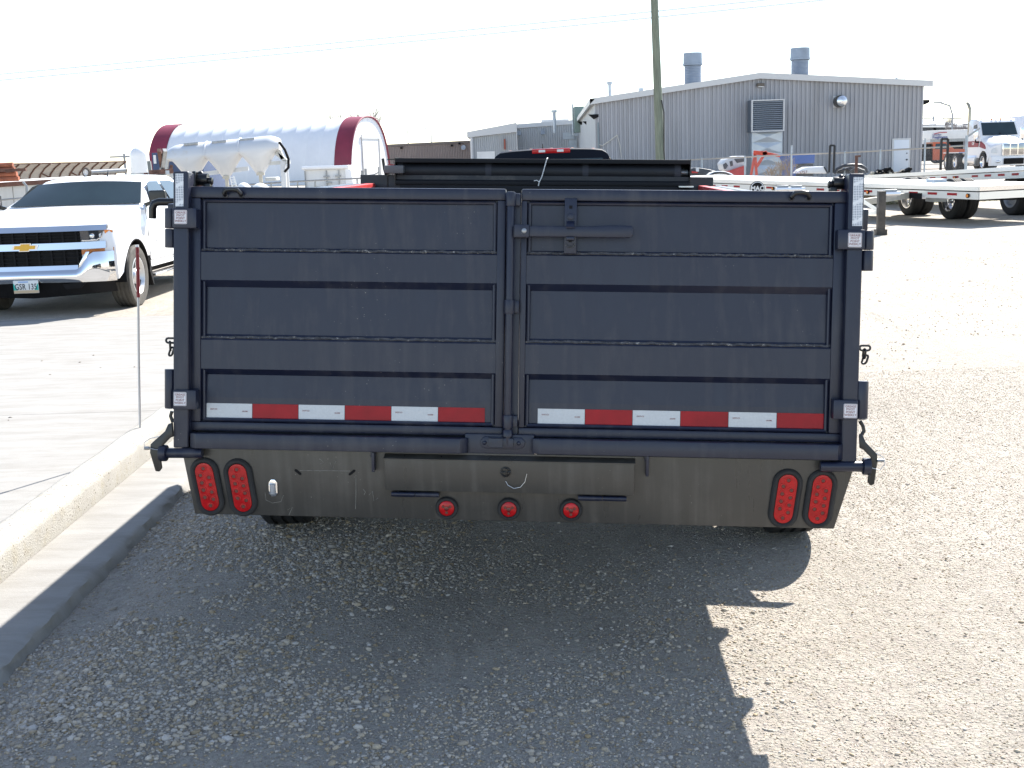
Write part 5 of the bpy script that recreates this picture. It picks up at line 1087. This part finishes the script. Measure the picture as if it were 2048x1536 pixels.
# stake pocket opening, winches, landing leg with brace
for s0 in (1.6,):
    a = n0+fd*s0-fw_*.034-Vector((0, 0, .13)); MB().prism([a, a+fd*.75, a+fd*.75-Vector((0, 0, .19)), a-Vector((0, 0, .19))], fw_*.006).build('pocket_plate', ALU, FB); b = a+fd*.12-Vector((0, 0, .06))-fw_*.004; MB().prism([b, b+fd*.5, b+fd*.5-Vector((0, 0, .13)), b-Vector((0, 0, .13))], fw_*.006).build('pocket', BLACKM, FB)
lg0, lg1 = D(1768, 395, 26.8), G(1761, 470, 0); MB().beam((lg1.x, lg1.y, lg0.z+.2), (lg1.x, lg1.y, .0), .15, .15, (0, 1, 0)).build('landing_leg', mat('leg_grimy', (.07, .06, .05), .6, var=.5, vscale=6), FB, bev=.01)
MB().beam((lg1.x, lg1.y, .12), (lg1.x, lg1.y, -.01), .22, .2, (0, 1, 0)).build('leg_foot', MATS['leg_grimy'], FB)
for q in (((1722, 400), (1760, 424)), ((1705, 428), (1762, 425))): MB().beam(D(*q[0], lg1.y+.2), D(*q[1], lg1.y+.1), .06, .07).build('leg_brace', ALU, FB)
for q in (((1640, 393), (1830, 382)),): MB().beam(D(1700, 408, 27.5), D(1815, 391, 29), .12, .14).build('under_beam', MATS['beam_cream'], FB)
for px, py in ((1780, 387), (1565, 378), (1592, 378)):
    p = D(px, py, 27.5 if px > 1700 else 31); w_ = MB().box(p.x-.14, p.x+.14, p.y-.08, p.y+.08, p.z-.09, p.z+.09).build('winch', STEEL, FB, bev=.01); MB().cyl((p.x-.2, p.y-.1, p.z), (p.x+.2, p.y-.1, p.z), .045, 10).build('winch_drum', ALU, w_)
lo_ = D(1514, 377, 33.2); m = MB().cyl(lo_, lo_-Vector((0, .03, 0)), .20, 24).build('logo_disc', BLACKM, FB); MB().lathe([(.185, 0), (.17, .005)], lo_-Vector((0, .035, 0)), (0, -1, 0), 24).build('logo_ring', WHITEM, FB); MB().cyl(lo_-Vector((0, .03, 0)), lo_-Vector((0, .045, 0)), .165, 24).build('logo_disc', BLACKM, FB)
lettering('MAC', facing(lo_-Vector((0, .05, .0))), .17, WHITEM, FB, bold=.006)
f0, f1 = D(2070, 331, 29.6), D(1640, 356, 42)
FB2, gd, gw, gl = flatbed('flatbed_trailer', 'farther aluminium flatbed trailer standing higher behind the nearer deck', f0, f1, 0, 'aluminium flatbed trailers', 20)
for px, py in ((1828, 430), (1912, 438), (2035, 430)):
    p = G(px, py, .0); M_ = Matrix.Translation((p.x-.1, p.y, .0)) @ Matrix.Rotation(math.atan2(-gd.x, gd.y), 4, 'Z')
    wheel(FB2, (0, 0, .50), .50, .27, .30, -1, CHROME if px < 2000 else STEEL, dual=True, axis=M_)
    MB(M_).box(-.02, .62, .52, .54, .18, .85).build('mud_flap', mat('flap_grey', (.55, .57, .6), .6), FB2)
    MB(M_).cyl((.3, 0, .5), (2.2, 0, .5), .08, 10).build('axle', BLACKM, FB2)
p = G(1985, 437, 0); MB().box(p.x-1.0, p.x+1.4, p.y-.1, p.y+.2, .55, .85).build('suspension', STEEL, FB2); MB().box(p.x-1.5, p.x-1.2, p.y-.1, p.y+.5, .45, 1.0).build('hanger', GALV, FB2)
# grass verge beyond
GRS = mat('grass', (.12, .125, .055), .9, var=.35, vscale=3, dirt=(.30, .26, .17), dscale=.8, dlo=.4, dhi=.7)
gv = []; gf = []
for k in range(6000):
    x = rng.uniform(9, 34); y = 38+rng.uniform(0, 3.2)+.05*x; h = rng.uniform(.05, .16); a = rng.uniform(0, 6.28); w_ = .012; z = gz(x, y)
    i = len(gv); gv += [(x-w_*math.cos(a), y-w_*math.sin(a), z), (x+w_*math.cos(a), y+w_*math.sin(a), z), (x+rng.normal(0, .04), y+rng.normal(0, .04), z+h)]; gf.append((i, i+1, i+2))
for k in range(12):
    i = len(gv); x = 9+25*k/12; gv += [(x, 38+.05*x, gz(x, 38)+.012), (x+25/12, 38+.05*(x+2.08), gz(x, 38)+.012), (x+25/12, 41.3+.05*(x+2.08), gz(x, 41)+.012), (x, 41.3+.05*x, gz(x, 41)+.012)]; gf.append((i, i+1, i+2, i+3))
tag(MB().add(gv, gf).build('grass_verge', GRS, smooth=0), kind='stuff')
# chain link fence before the shop
CLF = bpy.data.materials.new('chain_link'); CLF.use_nodes = True; n_ = CLF.node_tree.nodes; L_ = CLF.node_tree.links
tb = n_.new('ShaderNodeBsdfTransparent'); mxs = n_.new('ShaderNodeMixShader'); mxs.inputs[0].default_value = .16; L_.new(tb.outputs[0], mxs.inputs[1]); L_.new(n_['Principled BSDF'].outputs[0], mxs.inputs[2]); L_.new(mxs.outputs[0], n_['Material Output'].inputs[0]); n_['Principled BSDF'].inputs['Base Color'].default_value = (.3, .3, .31, 1)
pts = [(1340, 322, 50), (1404, 318, 50), (1490, 314, 49), (1583, 309, 48), (1690, 305, 46.5), (1761, 301, 45.5), (1850, 296, 44.8), (1933, 291, 44)]
t = thing('chain_link_fence', 'chain link fence running in front of the grey shop', 'fence', D(1640, 340, 47))
P_ = [D(*q) for q in pts]
MB().tube(P_, .032, 6).build('top_rail', mat('rail_tan', (.42, .39, .35), .5, metal=.3), t)
MB().grid(lambda i, k: P_[i]-Vector((0, 0, .03 if k else P_[i].z-gz(P_[i].x, 45)-.05)), list(range(8)), [0, 1]).build('mesh', CLF, t)
for i, (px, py, Y) in enumerate(pts[1:]):
    p = P_[i+1]; MB().cyl((p.x, p.y, gz(p.x, p.y)-.05), (p.x, p.y, p.z+(.35 if i in (2, 5, 6) else .05)), .035 if i < 6 else .055, 8).build('post', GALV, t)
MB().beam(P_[-1]+Vector((0, 0, .3)), P_[-1]+Vector((.45, 0, .6)), .06, .06).build('barb_arm', STEEL, t)
BLF = mat('frame_black', (.015, .015, .018), .5)
def hframe(px0, px1, yt, yb, Y, lab):
    a, b, c, d = D(px0, yt, Y), D(px1, yt, Y), D(px0-2, yb, Y), D(px1-2, yb, Y); t = thing('goalpost_rack', lab, 'rack', (a.x, Y, gz(a.x, Y)), group='black steel frames at the fence')
    for p, q in ((a, c), (b, d), (a, b)): MB().beam(p, q, .07, .07, (0, 1, 0)).build('bar', BLF, t)
hframe(1660, 1669, 291, 345, 46, 'black steel upright frame before the blue skip')
hframe(1883, 1896, 278, 340, 43, 'black steel upright frame right of the shop corner')
# scrap along the fence
SCW = mat('scrap_white', (.55, .58, .62), .4, var=.15, vscale=2); SCB = mat('scrap_dark', (.04, .045, .055), .5, var=.4, vscale=3)
YS = 53.
t = thing('wrecked_cab', 'crumpled pale blue truck cab shell tipped against the duct', 'scrap', D(1470, 350, YS))
MB().prism([D(1445, 328, YS), D(1452, 318, YS), D(1475, 312, YS), D(1493, 312, YS), D(1493, 334, YS), D(1456, 342, YS), D(1448, 340, YS)], (0, 1.4, 0)).build('shell', SCW, t, bev=.06)
for poly in ([(1446, 329), (1452, 325), (1456, 331), (1452, 338), (1448, 338)], [(1459, 323), (1465, 321), (1466, 331), (1461, 333)], [(1468, 318), (1490, 316), (1490, 323), (1474, 326)]): MB().prism([D(*p, YS-.02) for p in poly], (0, .05, 0)).build('window_hole', SCB, t)
MB().prism([D(1460, 341, YS-.3), D(1490, 331, YS-.3), D(1492, 352, YS-.3), D(1458, 352, YS-.3)], (0, 1, 0)).build('red_panel', RED, t)
t = thing('roof_fairing', 'white rounded truck roof fairing lying behind the flatbed', 'scrap', D(1443, 352, YS-6))
for k, (dx, m) in enumerate(((0, WHITE), (9, SCW))):
    MB().prism([D(x, y, YS-6) for x, y in ((1414+dx, 353), (1420+dx, 346), (1430+dx, 342.5), (1450+dx, 342.5), (1464, 347), (1471, 353))], (0, .5, 0)).build('fairing', m, t, bev=.05) if k == 0 else MB().tube([D(x, y, YS-6.05) for x, y in ((1420, 351), (1428, 346.5), (1440, 345), (1452, 346), (1462, 351))], .04, 6).build('opening', SCB, t)
t = thing('engine_hoist', 'orange red engine hoist standing before the metal duct', 'hoist', D(1512, 352, YS-2)); HO = mat('hoist_red', (.55, .06, .03), .5, var=.2)
for q, w_ in (((( 1507, 305), (1532, 307)), .17), (((1530, 306), (1560, 312)), .11), (((1510, 308), (1502, 350)), .1), (((1510, 308), (1513, 350)), .1), (((1513, 334), (1529, 308)), .11), (((1528, 303), (1531, 312)), .2)): MB().beam(D(*q[0], YS-2), D(*q[1], YS-2), .12, w_, (0, 0, 1)).build('boom', HO, t, bev=.01)
t = thing('skip_bin', 'blue steel skip bin standing against the shop wall', 'bin', D(1605, 350, YS+6)); BLU = mat('skip_blue', (.035, .10, .34), .5, var=.15, vscale=1)
MB().prism([D(x, y, YS+6) for x, y in ((1575, 308), (1630, 306), (1629, 326), (1592, 328), (1592, 352), (1584, 352), (1584, 325))], (0, 2.2, 0)).build('bin', BLU, t, bev=.03); MB().prism([D(x, y, YS+6.3) for x, y in ((1592, 328), (1626, 327), (1626, 352), (1592, 352))], (0, 1.6, 0)).build('bin_mouth', SCB, t)
t = thing('engine_hood', 'white truck hood with red lettering lying by the fence', 'scrap', D(1625, 350, YS-6))
MB().prism([D(x, y, YS-6) for x, y in ((1595, 347), (1603, 339), (1615, 334), (1648, 333), (1655, 347))], (0, .9, 0)).build('hood', WHITE, t, bev=.05); MB().prism([D(x, y, YS-6.01) for x, y in ((1647, 334), (1650, 334), (1658, 347), (1654, 347))], (0, .9, 0)).build('hood_edge', SCB, t); lettering('W5757', facing(D(1602, 345, YS-6.05)), .16, INKR, t)
t = thing('bent_canopy', 'black bent canopy frame lying right of the white hood', 'scrap', D(1700, 347, YS-7)); MB().tube([D(x, y, YS-7) for x, y in ((1668, 347), (1674, 338), (1686, 331.5), (1705, 330), (1722, 331), (1732, 337), (1735, 345))], .06, 8).build('hoop', SCB, t); MB().tube([D(x, y, YS-6.6) for x, y in ((1675, 343), (1695, 337), (1700, 343), (1712, 336), (1728, 342))], .05, 8).build('crumpled_sheet', SCB, t); MB().prism([D(x, y, YS-6.5) for x, y in ((1674, 347), (1676, 338), (1700, 334), (1726, 337), (1732, 347))], (0, .1, 0)).build('dark_sheet', SCB, t)
t = thing('steel_post', 'rusty tee topped post standing behind the right gate post', 'post', D(1712, 345, YS-9)); MB().beam(D(1713, 314, YS-9), D(1712, 350, YS-9), .09, .09, (0, 1, 0)).build('post', RUST, t); MB().beam(D(1710, 313, YS-9), D(1721, 312, YS-9), .07, .07).build('tee', RUST, t)
t = thing('hose_pile', 'heap of coiled dark hoses lying behind the flatbed deck', 'hoses', D(1780, 345, YS-8))
for k in range(9):
    c = D(1745+8*k, 344-2*(k % 3), YS-8); r = .07+.04*((k*7) % 3); MB().tube([c+Vector((math.cos(a)*r*(1.2+.5*(k % 4)), .3*math.sin(2*a), math.sin(a+k)*r-.1)) for a in np.linspace(0, 6.1, 16)], .05, 6).build('hose', BLACKM if k % 3 else mat('hose_tan', (.42, .38, .30), .7), t)
t = thing('scrap_car', 'dark wrecked car with red part by the tarp housing', 'scrap', D(1395, 352, YS-4)); MB().prism([D(x, y, YS-4) for x, y in ((1375, 353), (1378, 340), (1388, 335), (1402, 336), (1420, 339), (1434, 343), (1440, 353))], (0, 1.2, 0)).build('body', SCB, t, bev=.05); MB().prism([D(x, y, YS-4.1) for x, y in ((1384, 342), (1396, 344), (1396, 346), (1384, 346))], (0, .3, 0)).build('red_part', RED, t); MB().prism([D(x, y, YS-4.1) for x, y in ((1392, 335), (1398, 335), (1398, 343), (1392, 343))], (0, .05, 0)).build('pane', SCW, t)
# dry shrubs at the duct
def shrub(c, r, h, n, m, lab, name='dry_shrub', cat='shrub', group=None):
    t = thing(name, lab, cat, c, 0, group); mb_ = MB(); rr = random.Random(int(c[0]*100))
    for k in range(n):
        a = rr.uniform(0, 6.28); l = rr.uniform(.5, 1)*h; o = rr.uniform(.1, 1)*r; b0 = Vector(c)+Vector((math.cos(a)*o*.3, math.sin(a)*o*.3, 0)); p1 = Vector(c)+Vector((math.cos(a)*o, math.sin(a)*o, l))
        mid = b0.lerp(p1, .5)+Vector((rr.uniform(-.06, .06), 0, .05)); mb_.tube([b0, mid, p1], .007, 3)
        for q in range(3): s = rr.uniform(.4, .95); e = b0.lerp(p1, s); mb_.tube([e, e+Vector((rr.uniform(-.18, .18), rr.uniform(-.1, .1), rr.uniform(.04, .22)))], .006, 3)
    tag(mb_.build('twigs', m, t, smooth=0), kind='stuff'); return t
DRY = mat('dry_twig', (.34, .27, .20), .9)
for px, py, w, h, lab in ((1560, 352, .55, 1.0, 'dry tan shrub at the foot of the metal duct'), (1578, 352, .5, 1.25, 'taller dry tan shrub beside the blue skip'), (1543, 352, .45, .6, 'small dry tan shrub left of the duct foot')):
    c = D(px, py, YS-3); shrub((c.x, YS-3, c.z-.1), w*.8, h*.8, 26, DRY, lab, group='dry shrubs at the fence')

# white tractor unit with red stripe
p = D(1966, 342, 68); SX, SY, SZ = p.x+1.08, p.y-1.35, p.z-.02
ST = thing('semi_tractor', 'white tractor unit with red stripe parked right of the shop', 'truck', (SX, SY, SZ), R_(0)); Ms = ST.matrix_basis.copy(); S = lambda: MB(Ms)
STR = mat('stripe_red', (.26, .02, .03), .4)
S().slab([(.35, .5), (.05, .75), (.0, 1.5), (.15, 1.62), (1.9, 1.98), (1.95, 1.0), (1.85, .62)]+arc(1.30, .52, .62, 10, 150, 10), [-1.13, -1.08, -.9, -.5, 0, .5, .9, 1.08, 1.13], lambda x, y, z: (x*(1-.12*max(0, z-1.3)), y+.45*(abs(x)/1.13)**3*(1 if y < .5 else 0), z-.25*(abs(x)/1.13)**4*(1 if z > 1.4 else 0))).build('hood', WHITE, ST, smooth=35)
S().slab([(1.8, .75), (1.85, 1.9), (2.35, 2.75), (2.6, 2.88), (3.55, 2.92), (3.75, 2.8), (3.75, .75)], [-1.1, -1.06, -.8, 0, .8, 1.06, 1.1], lambda x, y, z: (x*(1-.06*max(0, z-1.9)), y, z-.06*(abs(x) > 1.08)*(z > 2.6))).build('cab', WHITE, ST, smooth=35)
S().grid(lambda s, k: (s*(.98-.05*k), 1.875+.44*k-.02, 1.98+.70*k), list(np.linspace(-1, 1, 7)), [0, .5, 1]).build('windscreen', GLASS, ST); S().box(-.02, .02, 1.86, 2.0, 1.98, 2.1).build('windscreen_bar', BLACKM, ST)
for s in (-1, 1):
    S().prism([(s*1.09, 2.25, 1.85), (s*1.09, 3.0, 1.85), (s*1.05, 3.0, 2.55), (s*1.05, 2.55, 2.6)], (s*.012, 0, 0)).build('side_window', GLASS, ST)
    S().prism([(s*1.101, 2.1, 1.35), (s*1.101, 3.72, 1.35), (s*1.101, 3.72, 1.68), (s*1.101, 2.1, 1.68)], (s*.006, 0, 0)).build('stripe', STR, ST)
    S().prism([(s*1.05, .75, 1.15), (s*1.10, 1.85, 1.35), (s*1.06, 1.85, 1.66), (s*1.0, .9, 1.35)], (s*.05, 0, 0)).build('stripe', STR, ST)
    S().box(min(s*1.2, s*1.45), max(s*1.2, s*1.45), 1.95, 2.1, 1.75, 2.35).build('mirror', CHROME, ST, bev=.03); S().tube([(s*1.05, 2.1, 1.6), (s*1.3, 2.0, 1.62), (s*1.32, 2.02, 1.8)], .04, 6).build('mirror_arm', BLACKM, ST)
    S().prism([(s*.86, .12, .98), (s*1.06, .40, 1.0), (s*1.06, .42, 1.22), (s*.88, .16, 1.28)], (0, .06, 0)).build('headlight', mat('lamp_clear2', (.6, .62, .65), .1, coat=.5), ST)
    wheel(ST, (s*1.02, 1.35, .52), .52, .29, .30, s, CHROME, axis=Ms)
    for y in (5.4, 6.75): wheel(ST, (s*1.05, y, .52), .52, .28, .30, s, CHROME, dual=True, axis=Ms)
    S().cyl((s*.95, 2.3, .6), (s*.95, 4.0, .6), .32, 18).build('fuel_tank', ALU, ST, bev=.02)
    S().prism([(s*.8, 4.8, 1.08), (s*.8, 7.3, 1.08), (s*.8, 7.35, 1.03), (s*.8, 4.75, 1.03)], (s*.4, 0, 0)).build('rear_fender', CHROME, ST)
S().box(-.45, .45, 3.7, 7.6, .75, 1.0).build('chassis', BLACKM, ST)
gl2 = S().box(-.62, .62, -.06, .2, .85, 1.52).build('grille', CHROME, ST, bev=.06)
for k in range(9): S().box(-.55, .55, -.075, -.055, .90+.065*k, .935+.065*k).build('grille_slat', BLACKM, gl2)
for x in (-.2, .22): S().box(x-.025, x+.025, -.085, -.05, .88, 1.5).build('grille_bar', CHROME, gl2)
S().slab([(-.1, .3), (-.14, .5), (-.08, .8), (.3, .8), (.3, .3)], [-1.1, -.8, 0, .8, 1.1], lambda x, y, z: (x, y+.3*(abs(x)/1.1)**3, z)).build('front_bumper', WHITE, ST, smooth=40); S().box(-.55, .55, -.155, -.11, .38, .70).build('bumper_intake', BLACKM, ST, bev=.03)
for x in (-.8, .8): S().sphere((x, -.02, .52), .13, .05, .07).build('fog_lamp', CHROME, ST)
for x in (-.85, -.25, 0, .25, .85): S().sphere((x, 2.5, 2.87), .06, .09, .05).build('roof_lamp', AMBER, ST)
S().tube([(-.95, 3.95, 1.0), (-.95, 3.95, 3.5), (-1.0, 4.05, 3.75), (-1.02, 4.2, 3.85)], .09, 12).build('exhaust_stack', mat('stack_brass', (.45, .40, .30), .35, metal=.7), ST)
lettering('CSP', Ms @ facing((-1.109, 2.9, 1.53), (0, -1, 0)), .2, WHITEM, ST, bold=.01)
# sleeper body of another white truck at the frame edge
p = D(2040, 260, 82); t = thing('box_truck', 'white rounded truck sleeper cut off at the right edge', 'truck', (p.x+2.2, 82, .35)); Mq = t.matrix_basis.copy(); zh = D(2046, 230, 82).z-.35
MB(Mq).slab([(0, .9), (0, 2.2), (.6, zh-.8), (1.5, zh), (4.5, zh), (4.5, .9)], [-1.25, -1.2, -1, 0, 1, 1.2, 1.25], lambda x, y, z: (x*(1-.04*max(0, z-2.2)), y+.3*abs(x)**3*.3, z-.08*(abs(x) > 1.22))).build('sleeper', WHITE, t, smooth=40)
for y in (.9, 3.8):
    for s in (-1, 1): wheel(t, (s*1.05, y, .5), .5, .28, .3, s, CHROME, axis=Mq)
# orange truck beyond the fence
p = D(1872, 325, 88); t = thing('orange_truck', 'orange truck parked between the shop corner and the tractor', 'truck', (p.x, 88, .15), R_(90)); Mo = t.matrix_basis.copy(); OR = mat('truck_orange', (.55, .12, .05), .4)
def mo(): return MB(Mo)
mo().slab([(-2.2, .75), (-2.2, 1.35), (-1.9, 1.45), (-.9, 1.5), (-.4, 2.0), (.6, 2.02), (.6, .75)]+[], [-1, -.95, 0, .95, 1], lambda x, y, z: (x*(1-.08*max(0, z-1.4)), y, z)).build('body', OR, t, smooth=35)
for s in (-1, 1):
    mo().prism([(s*.99, -.55, 1.52), (s*.99, .45, 1.52), (s*.95, .4, 1.9), (s*.95, -.3, 1.9)], (s*.02, 0, 0)).build('side_window', GLASS, t)
    for y in (-1.5, 2.2): wheel(t, (s*.9, y, .45), .45, .28, .25, s, STEEL, axis=Mo)
mo().box(-1, 1, .65, 3.6, .7, 1.15).build('deck', BLACKM, t); mo().box(-1, 1, .7, .8, 1.15, 1.9).build('headboard', BLACKM, t)
# freight trailer far behind
YV = 112.; q0, q1 = D(1861, 261, YV), D(1931, 258, YV); zt3, zb3 = q0.z, D(1861, 279, YV).z
t = thing('freight_trailer', 'white freight van trailer with red and blue lettering far behind', 'trailer', ((q0.x+q1.x)/2, YV, .35)); MB().box(q0.x, q1.x+4, YV, YV+2.6, zb3, zt3).build('van_body', WHITEM, t, bev=.03); MB().box(q0.x, q1.x+4, YV-.03, YV-.003, zb3-.25, zb3).build('bottom_rail', STEEL, t)
for s in (.2, .3, .85): p = q0.lerp(q1, s); wheel(t, (p.x, YV+.2, .85), .5, .28, .3, -1, STEEL, yaw=R_(90))
for s in (.25, .8): p = q0.lerp(q1, s); MB().box(p.x-.6, p.x+.6, YV+.3, YV+2, .7, zb3-.25).build('undercarriage', BLACKM, t)
lettering('Canadian', facing(D(1874, 269.5, YV-.05)), .22, mat('ink_blue', (.05, .07, .25), .5), t, bold=.004); lettering('Freightways', facing(D(1880, 274.5, YV-.05)), .36, MATS['ink_blue'], t, bold=.008, squeeze=.8)
sw = [D(1868, 268, YV-.06), D(1880, 265, YV-.06), D(1894, 264.5, YV-.06)]; MB().tube(sw, .035, 5).build('swoosh', mat('ink_scarlet', (.5, .03, .06), .5), t)
# low far building and dark treeline right of the shop
t = thing('far_shed', 'long pale low shed far behind the freight trailer', 'building', (D(1880, 260, 150).x, 150, .35)); a, b = D(1845, 258, 150), D(1918, 252, 150); MB().box(a.x, b.x, 150, 165, .3, b.z).build('wall', WHITEM, t); MB().prism([(a.x-.5, 149.6, a.z+.2), (b.x+1, 149.6, b.z-.2), (b.x+1, 149.6, b.z+.1), (a.x-.5, 149.6, a.z+.4)], (0, 16, 1.2)).build('roof', WHITE, t); 
for px in (1852, 1886, 1915): p = D(px, 259, 149.9); MB().box(p.x-1.2, p.x+1.2, 149.8, 149.99, p.z-.7, p.z+.6).build('window', SCB, t)
t = thing('far_warehouse', 'grey flat roofed warehouse on the skyline behind the tractor', 'building', (D(1990, 250, 190).x, 190, .35)); a, b = D(1905, 248, 190), D(2070, 238, 190)
MB().prism([(a.x, 190, .3), (b.x, 190, .3), (b.x, 190, b.z), (a.x+9, 190, b.z-.5), (a.x, 190, a.z)], (0, 30, 0)).build('wall', mat('ware_grey', (.36, .37, .40), .7), t); MB().prism([(a.x+8.5, 189.5, b.z-.5), (b.x, 189.5, b.z), (b.x, 189.5, b.z+.5), (a.x+8.5, 189.5, b.z)], (0, 30, 0)).build('roof', GALV, t)
# bare trees
BARK = mat('bare_bark', (.30, .28, .28), .9)
def tree(px, yt, Y, lab, h0=None, spread=.35, seed=0):
    top = D(px, yt, Y); base = Vector((top.x, Y, .2)); Ht = top.z-.2; t = thing('bare_tree', lab, 'tree', base, 0, 'bare trees on the skyline'); r = random.Random(seed)
    MB().tube([base, base+Vector((.1, 0, Ht*.35)), base+Vector((0, 0, Ht*.6))], .16, 6).build('trunk', BARK, t); m = MB()
    def br(p, d, l, w, lev):
        q = p+d*l; m.tube([p, p.lerp(q, .5)+Vector((r.uniform(-.1, .1)*l, 0, .05*l)), q], w, 3)
        if lev:
            for k in range(4): e = (d+Vector((r.uniform(-.7, .7), r.uniform(-.5, .5), r.uniform(.0, .6)))).normalized(); br(p.lerp(q, r.uniform(.45, 1)), e, l*r.uniform(.5, .75), w*.6, lev-1)
    for k in range(9): a = r.uniform(0, 6.28); br(base+Vector((0, 0, Ht*r.uniform(.28, .6))), Vector((math.cos(a)*spread*2, math.sin(a)*spread, 1)).normalized(), Ht*r.uniform(.16, .3), .06, 3)
    tag(m.build('crown', BARK, t, smooth=0), kind='stuff')
tree(1925, 236, 140, 'bare tree right of the tall lamp post', seed=3); tree(1900, 238, 150, 'bare tree left of the tall lamp post', seed=5, spread=.25)
tree(640, 222, 165, 'faint bare tree above the middle of the arch roof', seed=8, spread=.5); tree(665, 224, 165, 'faint bare tree above the arch roof, middle of three', seed=11, spread=.5); tree(727, 219, 165, 'faint bare tree above the red band of the arch', seed=14, spread=.45)
